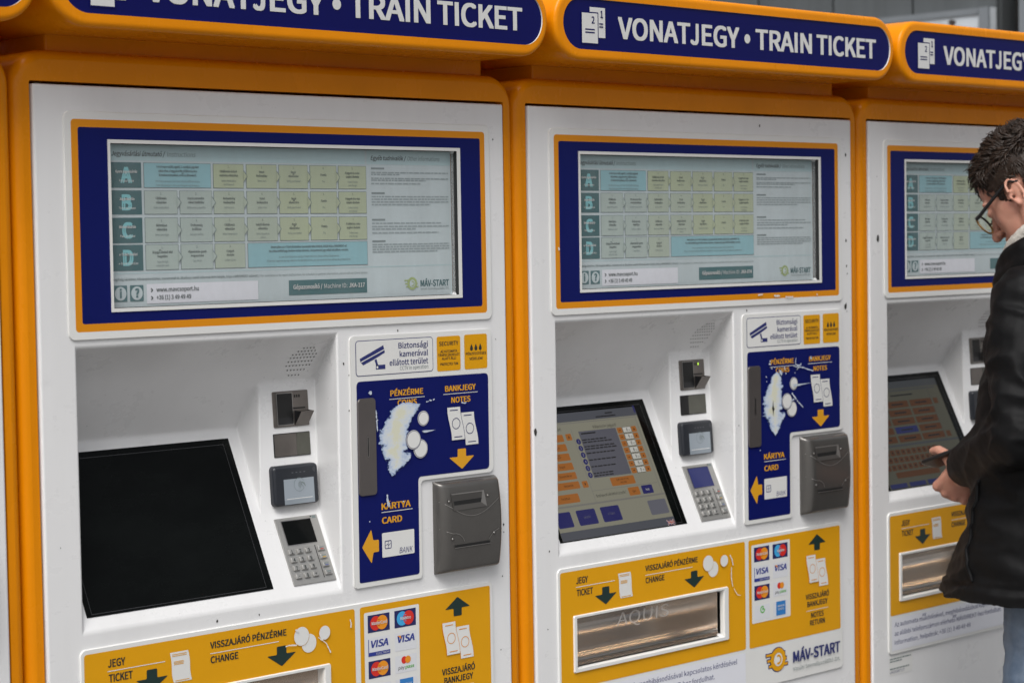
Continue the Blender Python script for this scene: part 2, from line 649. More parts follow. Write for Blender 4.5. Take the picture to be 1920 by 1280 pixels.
def m_panel():
    bm = bmesh.new()
    V = lambda u, y, v: bm.verts.new((u - .49, y, v + ZT))

    def loop(pts):
        vs = [V(u, 0, v) for u, v in pts]
        es = [bm.edges.new((vs[i], vs[(i + 1) % len(vs)])) for i in range(len(vs))]
        return vs, es
    outer, e1 = loop([(0, -1.785), (.9765, -1.785), (.9765, 0), (0, 0)])
    rec, e2 = loop([(.065, -.836), (.576, -.836), (.576, -.399), (.065, -.399)])
    disp, e3 = loop([(.1313, -.3405), (.8555, -.3405), (.8555, -.0868), (.1313, -.0868)])
    tray, e4 = loop([(.103, -1.0535), (.5305, -1.0535), (.5305, -.9595), (.103, -.9595)])
    bmesh.ops.triangle_fill(bm, use_beauty=True, edges=e1 + e2 + e3 + e4, normal=(0, -1, 0))
    # rim and hole walls
    for vs, d in ((outer, .028), (disp, .0115), (tray, .012)):
        back = [bm.verts.new((v.co.x, d, v.co.z)) for v in vs]
        for i in range(4):
            j = (i + 1) % 4
            bm.faces.new((vs[i], vs[j], back[j], back[i]))
    BL, BR, TR, TL = rec
    ur = lambda y: .576 + .016 * y / .08
    Lp = [TL] + [V(.065, y, v) for y, v in CEIL[1:]]
    Rp = [TR] + [V(ur(y), y, v) for y, v in CEIL[1:6]]
    Mp = [V(.470 - .006 * i / 4, y, v) for i, (y, v) in enumerate(CEIL[5:])]
    for i in range(4):
        bm.faces.new((Lp[i], Rp[i], Rp[i + 1], Lp[i + 1]))
    bm.faces.new((Lp[4], Rp[4], Rp[5], Mp[0], Lp[5]))
    for i in range(4):
        bm.faces.new((Lp[5 + i], Mp[i], Mp[i + 1], Lp[6 + i]))
    pbl = V(.459, SLA * .138, -.698)
    pbr = V(.582, SLA * .138, -.698)
    bm.faces.new((Mp[0], Rp[5], pbr, pbl))
    bm.faces.new(Mp + [pbl])
    bm.faces.new((BL, BR, pbr, pbl, Mp[4], Lp[9]))
    bm.faces.new(Rp + [pbr, BR])
    bm.faces.new([BL] + Lp[::-1])
    bmesh.ops.recalc_face_normals(bm, faces=bm.faces)
    tot = sum(f.calc_area() * f.normal.y for f in bm.faces if abs(f.normal.y) > .99 and abs(f.calc_center_median().y) < 1e-4)
    if tot > 0:
        bmesh.ops.reverse_faces(bm, faces=bm.faces)
    for f in bm.faces:
        f.smooth = True
    me = bpy.data.meshes.new('front_panel')
    bm.to_mesh(me)
    bm.free()
    me.materials.append(WHITE)
    me = applied(me, [('BEVEL', dict(width=.0045, segments=3, limit_method='ANGLE', angle_limit=R(22), profile=.6)),
                      ('WEIGHTED_NORMAL', dict(keep_sharp=False, weight=70))])
    me.name = 'front_panel'
    return me


# ---------- roof sign
SGM = depth(-.105)


def m_sign_body():
    b = MB(SGM)
    u0, u1, v0, v1 = -.0335, .9915, .0765, .2085
    r = .0658
    prof = [(.0, -.40), (.0, -.30), (.0, -.012)]
    for i in range(1, 6):
        a = R(90 * i / 5)
        prof.append((.0085 * (1 - math.cos(a)), -.0085 + .0085 * math.sin(a)))
    prof.append((.0110, .0))
    pts = []
    n = 12
    for ins, h in prof:
        pts += [SGM(u, v, h) for u, v in rr(u0 + ins, u1 - ins, v0 + ins, v1 - ins, r - ins, n)]
    k = 4 * (n + 1)
    L = len(prof)
    b.raw(pts, [(j * k + i, j * k + (i + 1) % k, (j + 1) * k + (i + 1) % k, (j + 1) * k + i) for j in range(L - 1) for i in range(k)], ORANGE, True)
    b.frame((u0 + .011, u1 - .011, v0 + .011, v1 - .011, r - .011), (-.0118, .9758, .0965, .1885, .0459), ORANGE, 0, n)
    ring = rr(-.0118, .9758, .0965, .1885, .0459, n)
    b.raw([SGM(u, v, 0) for u, v in ring] + [SGM(u, v, -.004) for u, v in ring], [(i, (i + 1) % k, k + (i + 1) % k, k + i) for i in range(k)], RIM)
    b.raw([SGM(u, v, -.40) for u, v in rr(u0, u1, v0, v1, r, n)][::-1], [tuple(range(k))], ORANGE)
    return b.mesh('roof_sign')


def m_sign_face():
    b = MB(SGM)
    b.poly(rr(-.0113, .9753, .097, .188, .0454, 12), SIGNBLUE, -.0025)
    return b.mesh('sign_face')


def m_sign_letters():
    b = MB(SGM)
    h = -.0018
    b.text('VONAT', .1337, .1205, .0400, TXTW, h, u1=.3360, bold=.030, res=6)
    b.text('J', .3360, .1205, .0400, TXTW, h, u1=.3600, bold=.030, res=6)
    b.text('EGY', .3690, .1205, .0400, TXTW, h, u1=.4815, bold=.030, res=6)
    b.disc(.5057, .1402, .0090, TXTW, h)
    b.text('TRAIN', .5308, .1208, .0400, TXTW, h, u1=.7105, bold=.030, res=6)
    b.text('TICKET', .7255, .1208, .0400, TXTW, h, u1=.9275, bold=.030, res=6)
    return b.mesh('lettering')


def m_sign_icon():
    b = MB(SGM)
    h = -.0018
    b.rect(.0592, .0997, .1195, .1738, TXTW, h)
    b.rect(.0358, .0815, .1063, .1650, SIGNBLUE, h + .0003)
    b.rect(.0379, .0792, .1086, .1626, TXTW, h + .0006)
    b.text('2', .0630, .1440, .0130, SIGNBLUE, h + .0009, cond=.8, bold=.03)
    b.text('1', .0865, .1555, .0130, SIGNBLUE, h + .0009, cond=.8, bold=.03)
    for v in (.1320, .1265):
        b.rect(.0460, .0710, v, v + .0024, SIGNBLUE, h + .0009)
    for v in (.1435, .1380):
        b.rect(.0830, .0935, v, v + .0022, SIGNBLUE, h + .0009)
    return b.mesh('ticket_symbol')


def m_neck():
    b = MB()
    b.pillow(.042, .9527, .045, .082, .004, [(0, -.40), (0, -.034), (.001, -.031), (.004, -.030)], ORANGE)
    return b.mesh('sign_neck')


# ---------- information display
SHM = depth(.0118)


def m_disp_frame():
    b = MB()
    n = 5
    O = (.0502, .9378, -.3873, -.0392, .012)
    O2 = (.0512, .9368, -.3863, -.0402, .011)
    k = 4 * (n + 1)
    b.raw([front(u, v, 0) for u, v in rr(*O, n)] + [front(u, v, .0024) for u, v in rr(*O, n)] + [front(u, v, .0032) for u, v in rr(*O2, n)],
          [(j * k + i, j * k + (i + 1) % k, (j + 1) * k + (i + 1) % k, (j + 1) * k + i) for j in range(2) for i in range(k)], RIM, True)
    hole = (.1313, .8555, -.3405, -.0868, .0004)
    b.frame(O2, (.0625, .9252, -.3750, -.0513, .006), RIM, .0032)
    b.frame((.0625, .9252, -.3750, -.0513, .006), (.0745, .9138, -.3630, -.0632, .004), OYEL, .0032)
    b.frame((.0745, .9138, -.3630, -.0632, .004), (.1270, .8640, -.3462, -.0812, .0004), BLUE, .0032)
    b.raw([front(u, v, .0032) for u, v in rr(.1270, .8640, -.3462, -.0812, .0004, n)] + [front(u, v, .0048) for u, v in rr(.1270, .8640, -.3462, -.0812, .0004, n)],
          [(i, (i + 1) % k, k + (i + 1) % k, k + i) for i in range(k)], RIM)
    b.frame((.1270, .8640, -.3462, -.0812, .0004), hole, RIM, .0048)
    b.raw([front(u, v, .0048) for u, v in rr(*hole, n)] + [front(u, v, -.0116) for u, v in rr(*hole, n)],
          [(i, (i + 1) % k, k + (i + 1) % k, k + i) for i in range(k)], CAVW)
    return b.mesh('display_frame')


def glass_material():
    m = bpy.data.materials.new('display_glass')
    m.use_nodes = True
    t = m.node_tree
    p = t.nodes['Principled BSDF']
    p.inputs['Base Color'].default_value = (.55, .58, .58, 1)  # pale base lays a painted veil of reflected sky over the pane
    p.inputs['Roughness'].default_value = .22
    o = [n for n in t.nodes if n.type == 'OUTPUT_MATERIAL'][0]
    tr = t.nodes.new('ShaderNodeBsdfTransparent')
    mx = t.nodes.new('ShaderNodeMixShader')
    tc = t.nodes.new('ShaderNodeTexCoord')
    mp = t.nodes.new('ShaderNodeMapping')
    mp.inputs['Scale'].default_value = (1.5, 1, .8)
    n = t.nodes.new('ShaderNodeTexNoise')
    n.inputs['Scale'].default_value = 6
    n.inputs['Detail'].default_value = 7
    n.inputs['Roughness'].default_value = .7
    r = t.nodes.new('ShaderNodeMapRange')
    for k, v in zip(('From Min', 'From Max', 'To Min', 'To Max'), (.35, .72, .05, .17)):
        r.inputs[k].default_value = v
    t.links.new(tc.outputs['Object'], mp.inputs['Vector'])
    t.links.new(mp.outputs[0], n.inputs['Vector'])
    t.links.new(n.outputs['Fac'], r.inputs['Value'])
    t.links.new(r.outputs[0], mx.inputs[0])
    t.links.new(tr.outputs[0], mx.inputs[1])
    t.links.new(p.outputs[0], mx.inputs[2])
    t.links.new(mx.outputs[0], o.inputs['Surface'])
    return m


DGLASS = glass_material()


def m_glass():
    b = MB(depth(.0030))
    b.rect(.1316, .8552, -.3402, -.0871, DGLASS, 0)
    return b.mesh('display_glass')


def cellmat(i, row):
    t = i + (2 if row == 0 else 0)
    return G1 if t < 2 else (G2 if t < 4 else G3)


def m_sheet():
    b = MB(SHM)
    b.rect(.1318, .8550, -.3400, -.0872, SHEET, 0)
    b.rect(.660, .8540, -.1120, -.0876, SHEETB, .0003)
    b.rect(.1325, .656, -.1120, -.0876, SHEETB, .0003)
    b.rect(.1325, .8545, -.2882, -.2866, SHEETB, .0003)
    rows = [(-.1150, -.1545), (-.1585, -.1960), (-.2010, -.2405), (-.2432, -.2836)]
    cols = [(.2020, .2652), (.2692, .3325), (.3356, .3970), (.4018, .4648), (.4688, .5302), (.5345, .5924), (.5957, .6582)]
    E = .0006
    data = [
        [("", ["A mai napra szóló, egyúti, 2. osztályú jegyeket", "vásárolhat a leggyakoribb célállomásokra", "és kedvezményekkel, erről az állomásról."],
          ["Purchase one-way, 2nd class tickets valid only today", "from this station to the most frequent destinations."]), None,
         ("1.", ["Célállomás és ked-", "vezmény választása"], ["Select destination", "and discount"]),
         ("2.", ["Vonat", "kiválasztása"], ["Select train"]), ("3.", ["Kosár", "ellenőrzése"], ["Verify your basket"]),
         ("4.", ["Fizetés"], ["Pay"]), ("5.", ["A jegyek és a visz-", "szajáró átvétele"], ["Collect tickets", "and change"])],
        [("1.", ["Célállomás", "választása"], ["Select destination"]), ("2.", ["Utazás paraméte-", "reinek beállítása"], ["Set journey properties"]),
         ("3.", ["Kedvezmény", "kiválasztása"], ["Set discount"]), ("4.", ["Vonat", "kiválasztása"], ["Select train"]),
         ("5.", ["Kosár", "ellenőrzése"], ["Verify your basket"]), ("6.", ["Fizetés"], ["Pay"]), ("7.", ["A jegyek és a visz-", "szajáró átvétele"], ["Collect tickets", "and change"])],
        [("1.", ["Bérlettípus", "választása"], ["Select pass type"]), ("2.", ["Érvényesség", "beállítása"], ["Set pass validity"]),
         ("3.", ["Célállomás", "választása"], ["Select destination"]), ("4.", ["Induló állomás", "választása"], ["Select departure", "station"]),
         ("5.", ["Kosár", "ellenőrzése"], ["Verify your basket"]), ("6.", ["Fizetés"], ["Pay"]), ("7.", ["A bérlet és a visz-", "szajáró átvétele"], ["Collect pass", "and change"])],
        [("1.", ["10 jegyű átvételi kód", "megadása"], ["Type 10-digit", "collection code"]), ("2.", ["«Nyomtatás» gomb", "megnyomása"], ["Tap «Print»"]),
         ("3.", ["A jegyek", "átvétele"], ["Collect tickets"]),
         ("", ["Amennyiben az e-Ticket átvételekor nyomtatási hiba történik, kérjük hívja a MÁVDIREKT-et!",
               "Ha a hiba belföldi jegy átvétele közben történik, a kinyomtatott jegy nélkül felszállhat a vonatra."],
          ["In case of printing error during e-Ticket collection, please call our Client service.",
           "If the error happened during collection of a domestic ticket, you can board the train without the printed ticket."])]]
    tiles = [("A", "Gyors jegyvásárlás", "Fast purchase"), ("B", "Jegyvásárlás", "Ticket purchase"), ("C", "Bérletvásárlás", "Pass purchase"), ("D", "e-Ticket átvétel", "e-Ticket collection")]
    for ri, (vt, vb) in enumerate(rows):
        b.rect(.1412, .1978, vb, vt, TEALD, E)
        L, t1, t2 = tiles[ri]
        mid = (vt + vb) / 2
        b.text(L, .1695, mid - .0125, .0250, CYANL, E * 2, align='c', bold=.05, res=5)
        b.text(t1, .1695, mid + .0035, .0040, TXTW, E * 3, align='c', w=.052, bold=.02)
        b.text(t2, .1695, mid - .0105, .0036, RIM, E * 3, align='c', w=.050)
        big = None
        for ci in range(len(data[ri])):
            d = data[ri][ci]
            if d is None:
                continue
            u0, u1 = cols[ci]
            wide = d[0] == ""
            if wide:
                u1 = cols[1][1] - .001 if ri == 0 else cols[6][1]
            b.rect(u0, u1, vb, vt, TXTG, E)
            b.rect(u0 + .0008, u1 - .0008, vb + .0008, vt - .0008, CYANB if wide else cellmat(ci, 9 if ri else 0), E * 1.6)
            cu = (u0 + u1) / 2
            if wide:
                n1 = len(d[1])
                y = vt - (.0078 if n1 == 3 else .0090)
                for s in d[1]:
                    b.text(s, cu, y, .0036, SHINK, E * 2.4, align='c', w=(u1 - u0) - .012, cond=.78, bold=.006)
                    y -= .0066
                y -= .003
                for s in d[2]:
                    b.text(s, cu, y, .0033, TXTG, E * 2.4, align='c', w=(u1 - u0) - .010, cond=.78)
                    y -= .0064
            else:
                b.text(d[0], cu, vt - .0065, .0036, SHINK, E * 2.4, align='c')
                y = vt - .0140 if len(d[1]) == 2 else vt - .0178
                for s in d[1]:
                    b.text(s, cu, y, .0037, SHINK, E * 2.4, align='c', w=(u1 - u0) - .007, cond=.80, bold=.006)
                    y -= .0064
                y = vt - (.0285 if len(d[2]) == 1 else .0290)
                for s in d[2]:
                    b.text(s, cu, y, .0032, TXTG, E * 2.4, align='c', w=(u1 - u0) - .008, cond=.80)
                    y -= .0058
                # chevron to the next cell
                if ci < len(cols) - 1 and not (ri == 3 and ci == 2):
                    q = (u1 - .0005, mid)
                    g = cellmat(ci, 9 if ri else 0)
                    b.poly([(q[0], mid - .010), (q[0] + .0075, mid), (q[0], mid + .010)], TXTG, E * 3)
                    b.poly([(q[0] - .001, mid - .0088), (q[0] + .0062, mid), (q[0] - .001, mid + .0088)], g, E * 3.6)
    b.text('Jegyvásárlási útmutató /', .1435, -.1052, .0072, SHINK, E, u1=.2440, bold=.018, shear=.2)
    b.text('Instructions', .2475, -.1052, .0072, TXTG, E, u1=.3025, shear=.2)
    b.text('Egyéb tudnivalók /', .6690, -.1045, .0072, SHINK, E, u1=.7500, bold=.018, shear=.2)
    b.text('Other informations', .7535, -.1045, .0072, TXTG, E, u1=.8290, shear=.2)
    b.text('Segítség kéréshez, hibabejelentéshez, menetrendi és általános vasúti információért kérjük, hívja a MÁVDIREKT számot! /', .1405, -.2985, .0036, TXTG, E, u1=.4250, bold=.012)
    b.text('For assistance or to report malfunction, for schedule or general information, please call our Client Service', .4275, -.2985, .0034, TXTG, E, u1=.6570)
    # right hand column: small grey lines, too small to read
    rng = random.Random(5)
    y = -.1215
    blocks = [(4, .14), (4, .14), (5, .15), (5, .15)]
    for (head, ys, lens) in ((-.1198, [-.1268, -.1302, -.1368, -.1402, -.1458], [1, .36, 1, .70, .64]),
                             (-.1622, [-.1682, -.1728, -.1774, -.1820], [1, 1, 1, .76]),
                             (-.2078, [-.2140, -.2195, -.2240, -.2305], [.9, 1, .56, .86]),
                             (-.2448, [-.2505, -.2548, -.2590, -.2632], [1, 1, 1, .84])):
        b.rect(.6695, .6695 + .030, head - .0004, head + .0026, SHHEAD, E)
        for yy, ln in zip(ys, lens):
            x = .6695
            end = .6695 + .1790 * ln
            while x < end:
                w = rng.uniform(.004, .014)
                b.rect(x, min(x + w, end), yy, yy + .0023, SHTXT, E)
                x += w + .0016
    # information and question symbols, address strip
    for u0, ch in ((.1412, 'i'), (.1716, '?')):
        b.rect(u0, u0 + .0253, -.3314, -.3061, TEALM, E, r=.0012)
        b.disc(u0 + .01265, -.31875, .0107, SHEET, E * 2)
        b.text(ch, u0 + .01265, -.3256, .0140, TEALM, E * 3, align='c', bold=.05)
    b.rect(.2030, .4215, -.3358, -.3050, PAPERW, E)
    for v in (-.3148, -.3270):
        b.line([(.2105, v + .0028), (.2140, v), (.2105, v - .0028)], .0018, SHINK, E * 2)
    b.text('www.mavcsoport.hu', .2209, -.3175, .0068, SHINK, E * 2, u1=.3025, bold=.01)
    b.text('+36 (1) 3 49 49 49', .2206, -.3298, .0068, SHINK, E * 2, u1=.2870, bold=.01)
    # operator emblem, grey green
    b.rect(.4855, .6555, -.3310, -.3062, TEALM, E)
    emblem(b, .7590, -.3185, .0092, LOGOG, SHEET, E)
    b.text('MÁV-START', .7786, -.3242, .0112, TEALD, E, u1=.8463, bold=.03)
    b.text('Vasúti Személyszállító Zrt.', .7784, -.3300, .0036, TXTG, E, u1=.8463)
    return b.mesh('instruction_sheet')


SHTXT = mat('sheet_small_print', (0.29, 0.345, 0.355), 0.5)
SHINK = mat('sheet_ink', (0.060, 0.080, 0.080), 0.5)
SHHEAD = mat('sheet_heading', (0.20, 0.245, 0.25), 0.5)


def emblem(b, cu, cv, r, c1, c0, h, ol=None):
    w = r * .34
    if ol:
        b.ring(cu, cv, r * .62, r * 1.32, ol, h)
        for k, (L, dv) in enumerate(((1.95, .62), (1.75, .02), (1.5, -.58))):
            b.rect(cu - r * (L + .1), cu - r * .4, cv + r * (dv - .22), cv + r * (dv + .22), ol, h)
            b.rect(cu + r * .5, cu + r * (L - .25), cv + r * (-dv - .22), cv + r * (-dv + .22), ol, h)
        h += .0004
    for k, (L, dv) in enumerate(((1.95, .62), (1.75, .02), (1.5, -.58))):
        b.rect(cu - r * L, cu - r * .45, cv + r * (dv - .13), cv + r * (dv + .13), c1, h)
        b.rect(cu + r * .55, cu + r * (L - .35), cv + r * (-dv - .13), cv + r * (-dv + .13), c1, h)
    b.ring(cu, cv, r * .72, r * 1.22, c1, h + .0003)
    b.disc(cu, cv, r * .70, c0, h + .0006)
    b.ring(cu, cv, r * .30, r * .52, c1, h + .0009, a0=-120, a1=120)


def m_machine_id(code):
    def f():
        b = MB(SHM)
        b.text('Gépazonosító /', .4940, -.3212, .0072, TXTW, .0018, u1=.5560, bold=.018)
        b.text('Machine ID:', .5600, -.3212, .0072, TXTW, .0018, u1=.6105)
        b.text(code, .6145, -.3212, .0072, TXTW, .0018, u1=.6495, bold=.018)
        return b.mesh('machine_number')
    return f


# ---------- payment label (cctv notice, coin slot, card and notes)
LH = .0036


def m_pay_label():
    b = MB()
    P = roundpoly([(.6025, -.8360), (.7585, -.8360), (.7585, -.6640), (.9345, -.6640), (.9345, -.4045), (.6025, -.4045)], [.008, .010, .010, .012, .010, .010], 5)
    b.plate(P, RIM, 0, LH - .0008)
    Q = roundpoly([(.6035, -.8350), (.7575, -.8350), (.7575, -.6630), (.9335, -.6630), (.9335, -.4055), (.6035, -.4055)], [.007, .009, .010, .011, .009, .009], 5)
    b.poly(Q, RIM, LH)
    B = roundpoly([(.6132, -.8268), (.7505, -.8268), (.7515, -.6562), (.9235, -.6562), (.9240, -.4835), (.6146, -.4820)], [.004, .006, .008, .009, .009, .009], 5)
    b.poly(B, BLUE, LH + .0004)
    return b.mesh('payment_label')


def m_pay_letters():
    h = LH + .0009
    b = MB()
    b.text('PÉNZÉRME', .6899, -.5113, .0102, TXTY, h, u1=.7661, bold=.03)
    b.rect(.6873, .7694, -.5170, -.5158, TXTW, h)
    b.text('COINS', .7061, -.5290, .0102, TXTY, h, u1=.7510, bold=.03)
    c = MB()
    c.text('BANKJEGY', .8180, -.5112, .0102, TXTY, h, u1=.8924, bold=.03)
    c.rect(.8139, .8969, -.5164, -.5152, TXTW, h)
    c.text('NOTES', .8325, -.5320, .0102, TXTY, h, u1=.8791, bold=.03)
    d = MB()
    d.text('KÁRTYA', .6650, -.7058, .0112, TXTY, h, u1=.7320, bold=.03)
    d.rect(.6649, .7363, -.7109, -.7096, TXTW, h)
    d.text('CARD', .6653, -.7300, .0112, TXTY, h, u1=.7116, bold=.03)
    return [b, c, d]


def notes(b, h, ink, dx=0, dv=0, q=1.0, pap=None):
    pap = pap or RIM
    for k, (u, v) in enumerate(((.8610, -.5800), (.8270, -.5690))):
        hh = h + k * .0008

        def pt(a, c):
            sh = .0025 * math.sin(c * 2.2) + .003 * c
            return (u + dx + (.0150 + a * .0155 - sh) * q, v + dv + c * .0292 * q)
        L = [pt(-1, t / 6 * 2 - 1) for t in range(7)]
        Rr = [pt(1, t / 6 * 2 - 1) for t in range(7)]
        big = [(x - .0012, y) for x, y in L], [(x + .0012, y) for x, y in Rr]
        b.poly(big[1] + big[0][::-1], ink, hh)
        b.poly([(x, y * 1) for x, y in Rr] + L[::-1], pap, hh + .0003)
        cu = u + dx + .0150 * q
        b.ring(cu, v + dv, .0088 * q, .0100 * q, ink, hh + .0006, n=20)
        for c in (-.82, .82):
            a0, a1 = pt(-.62, c), pt(.62, c)
            b.line([a0, a1], .0015, ink, hh + .0006)


def m_coins():
    b = MB()
    h = LH + .0009
    for cu, cv, r in ((.7650, -.5545, .0142), (.7565, -.6070, .0175), (.7393, -.5900, .0178)):
        b.disc(cu, cv, r, BLUE, h, n=30)
        b.disc(cu, cv, r - .0010, TXTW, h + .0003, n=30)
        b.disc(cu, cv, r - .0022, BLUE, h + .0006, n=30)
        b.disc(cu, cv, r - .0030, RIM, h + .0009, n=30)
        h += .0010
    return b.mesh('coin_symbol')


def m_notes():
    b = MB()
    notes(b, LH + .0009, BLUE)
    return b.mesh('note_symbol')


def m_pay_arrows():
    h = LH + .0009
    b, c = MB(), MB()
    b.poly(roundpoly([(.8456, -.615), (.8659, -.615), (.8659, -.6290), (.8862, -.6290), (.8559, -.6512), (.8252, -.6290), (.8456, -.6290)], .002, 2), TXTY, h)
    c.poly(roundpoly([(.6198, -.766), (.6406, -.7371), (.6449, -.7560), (.6575, -.7560), (.6575, -.7768), (.6449, -.7768), (.6406, -.7955)], .002, 2), TXTY, h)
    return [b, c]


def m_card_symbol():
    b = MB()
    h = LH + .0009
    b.rect(.6649, .7390, -.7884, -.7460, RIM, h, r=.002)
    b.outline(.6707, .6861, -.7742, -.7598, .0025, .0013, TXTB, h + .0003)
    b.line([(.6725, -.7680), (.6770, -.7660), (.6790, -.7690), (.6840, -.7650)], .0009, TXTB, h + .0003)
    b.line([(.6784, -.7610), (.6784, -.7730)], .0007, TXTB, h + .0006)
    b.text('BANK', .7040, -.7850, .0098, TXTB, h + .0003, u1=.7350, shear=.2)
    return b.mesh('card_symbol')


def m_cctv():
    b = MB()
    h = LH + .0004
    b.rect(.6138, .7913, -.4732, -.4124, TXTB, h, r=.006)
    b.rect(.6150, .7901, -.4720, -.4136, RIM, h + .0003, r=.005)
    k = h + .0006
    b.poly([(.6226, -.4432), (.6759, -.4222), (.6780, -.4300), (.6240, -.4492)], TXTB, k)
    b.poly([(.6250, -.4500), (.6783, -.4306), (.6792, -.4350), (.6560, -.4450), (.6300, -.4545)], TXTB, k)
    b.line([(.6250, -.4492), (.6783, -.4296)], .0016, RIM, k + .0003)
    b.poly([(.6555, -.4470), (.6600, -.4452), (.6640, -.4570), (.6600, -.4580)], TXTB, k)
    b.rect(.6585, .6797, -.4632, -.4555, TXTB, k)
    b.disc(.6615, -.4595, .0022, RIM, k + .0003, n=12)
    for s, v, u0, c, m_ in (('Biztonsági', -.4296, .7105, .0098, TXTB), ('kamerával', -.4442, .7130, .0098, TXTB), ('ellátott terület', -.4583, .6895, .0098, TXTB), ('CCTV in operation', -.4670, .7130, .0064, TXTG)):
        b.text(s, u0, v, c, m_, k, u1=.7790, bold=.006 if c > .007 else 0)
    return b.mesh('camera_notice')


def m_security():
    b = MB()
    h = LH + .0004
    b.rect(.8005, .8571, -.4745, -.4132, YELLOW, h, r=.004)
    k = h + .0003
    b.text('SECURITY', .8060, -.4296, .0072, TXTK, k, u1=.8520, bold=.012)
    for s, v, u0, u1 in (('AZ AUTOMATA', -.4420, .8090, .8490), ('TÁVFELÜGYELET', -.4484, .8030, .8548), ('ALATT ÁLL!', -.4547, .8120, .8460), ('PROTECTED TVM', -.4645, .8080, .8505)):
        b.text(s, u0, v, .0044, TXTK, k, u1=u1, bold=.012)
    return b.mesh('security_sticker')


def m_ink():
    b = MB()
    h = LH + .0004
    b.rect(.8667, .9226, -.4745, -.4125, YELLOW, h, r=.004)
    k = h + .0003
    for i in range(3):
        cu = .8840 + i * .0108
        b.poly([(cu + .0036 * math.cos(R(a)), -.4378 + .0038 * math.sin(R(a))) for a in range(150, 391, 20)] + [(cu, -.4292)], TXTK, k)
    b.text('PÉNZFESTÉSES', .8698, -.4492, .0046, TXTK, k, u1=.9200, bold=.012)
    b.text('VÉDELEM!', .8785, -.4582, .0046, TXTK, k, u1=.9110, bold=.012)
    return b.mesh('ink_sticker')


def m_coin_plate():
    b = MB()
    b.pillow(.6148, .6546, -.6780, -.5112, .007, [(0, LH), (0, LH + .0025), (.0008, LH + .0034)], COINM)
    b.rect(.6348, .6366, -.6105, -.5780, DARKC, LH + .0038)
    b.outline(.6336, .6378, -.6118, -.5768, .001, .0010, STEEL, LH + .0036)
    return b.mesh('coin_slot')


def blob(b, pts, m, h, seed, jag=.18, n=90, sx=1, sy=1):
    """ragged closed outline round a centre line of (u, v, radius)"""
    rng = random.Random(seed)
    us = [p[0] for p in pts]
    left = []
    right = []
    k = len(pts) - 1
    for i in range(n + 1):
        t = i / n * k
        j = min(int(t), k - 1)
        f = t - j
        u = pts[j][0] * (1 - f) + pts[j + 1][0] * f
        v = pts[j][1] * (1 - f) + pts[j + 1][1] * f
        r = pts[j][2] * (1 - f) + pts[j + 1][2] * f
        a = noise.noise(Vector((t * 4.0, seed, 0))) * 1.3 + rng.uniform(-1, 1) * .8 + (rng.random() < .12) * rng.uniform(.5, 2.0)
        c = noise.noise(Vector((t * 4.0, seed + 9, 0))) * 1.3 + rng.uniform(-1, 1) * .8 + (rng.random() < .12) * rng.uniform(.5, 2.0)
        dv = min(.0012, .4 * abs(pts[0][1] - pts[-1][1]) / n)
        left.append((u - r * (1 + a * jag), v + rng.uniform(-dv, dv)))
        right.append((u + r * (1 + c * jag), v + rng.uniform(-dv, dv)))
    for i in range(n):
        b.raw([b.map(*left[i], h), b.map(*left[i + 1], h), b.map(*right[i + 1], h), b.map(*right[i], h)], [(0, 1, 2, 3)], m)


def wear_material():
    """torn sticker: paper left in the middle, ragged islands towards the edge, the label showing between"""
    m = bpy.data.materials.new('scraped_sticker')
    m.use_nodes = True
    t = m.node_tree
    p = t.nodes['Principled BSDF']
    p.inputs['Roughness'].default_value = .8
    p.inputs['Specular IOR Level'].default_value = .2
    o = [n for n in t.nodes if n.type == 'OUTPUT_MATERIAL'][0]
    at = t.nodes.new('ShaderNodeAttribute')
    at.attribute_name = 'wear'
    tc = t.nodes.new('ShaderNodeTexCoord')

    def nz(scale, st, det, ro):
        mp = t.nodes.new('ShaderNodeMapping')
        mp.inputs['Scale'].default_value = st
        n = t.nodes.new('ShaderNodeTexNoise')
        n.inputs['Scale'].default_value = scale
        n.inputs['Detail'].default_value = det
        n.inputs['Roughness'].default_value = ro
        t.links.new(tc.outputs['Object'], mp.inputs['Vector'])
        t.links.new(mp.outputs[0], n.inputs['Vector'])
        return n.outputs['Fac']

    def ma(op, a, b, c=None):
        n = t.nodes.new('ShaderNodeMath')
        n.operation = op
        for k, v in enumerate((a, b) if c is None else (a, b, c)):
            if isinstance(v, (int, float)):
                n.inputs[k].default_value = v
            else:
                t.links.new(v, n.inputs[k])
        return n.outputs[0]
    n1 = nz(55, (.75, 1, 1.25), 9, .72)
    n2 = nz(24, (1, 1, 1), 3, .5)
    val = ma('ADD', at.outputs['Fac'], ma('MULTIPLY_ADD', n1, 2.0, -1.0))
    val = ma('ADD', val, ma('MULTIPLY_ADD', n2, .9, -.45))
    al = t.nodes.new('ShaderNodeMapRange')
    al.inputs['From Min'].default_value = .30
    al.inputs['From Max'].default_value = .40
    t.links.new(val, al.inputs['Value'])
    cr = t.nodes.new('ShaderNodeValToRGB')
    e = cr.color_ramp.elements
    e[0].position = .30
    e[0].color = (.26, .36, .60, 1)
    e[1].position = .62
    e[1].color = (.55, .61, .68, 1)
    x = e.new(.88)
    x.color = (.62, .64, .62, 1)
    x = e.new(1.0)
    x.color = (.63, .63, .50, 1)
    t.links.new(val, cr.inputs['Fac'])
    t.links.new(cr.outputs[0], p.inputs['Base Color'])
    tr = t.nodes.new('ShaderNodeBsdfTransparent')
    mx = t.nodes.new('ShaderNodeMixShader')
    t.links.new(al.outputs[0], mx.inputs[0])
    t.links.new(tr.outputs[0], mx.inputs[1])
    t.links.new(p.outputs[0], mx.inputs[2])
    t.links.new(mx.outputs[0], o.inputs['Surface'])
    return m


WEAR = wear_material()


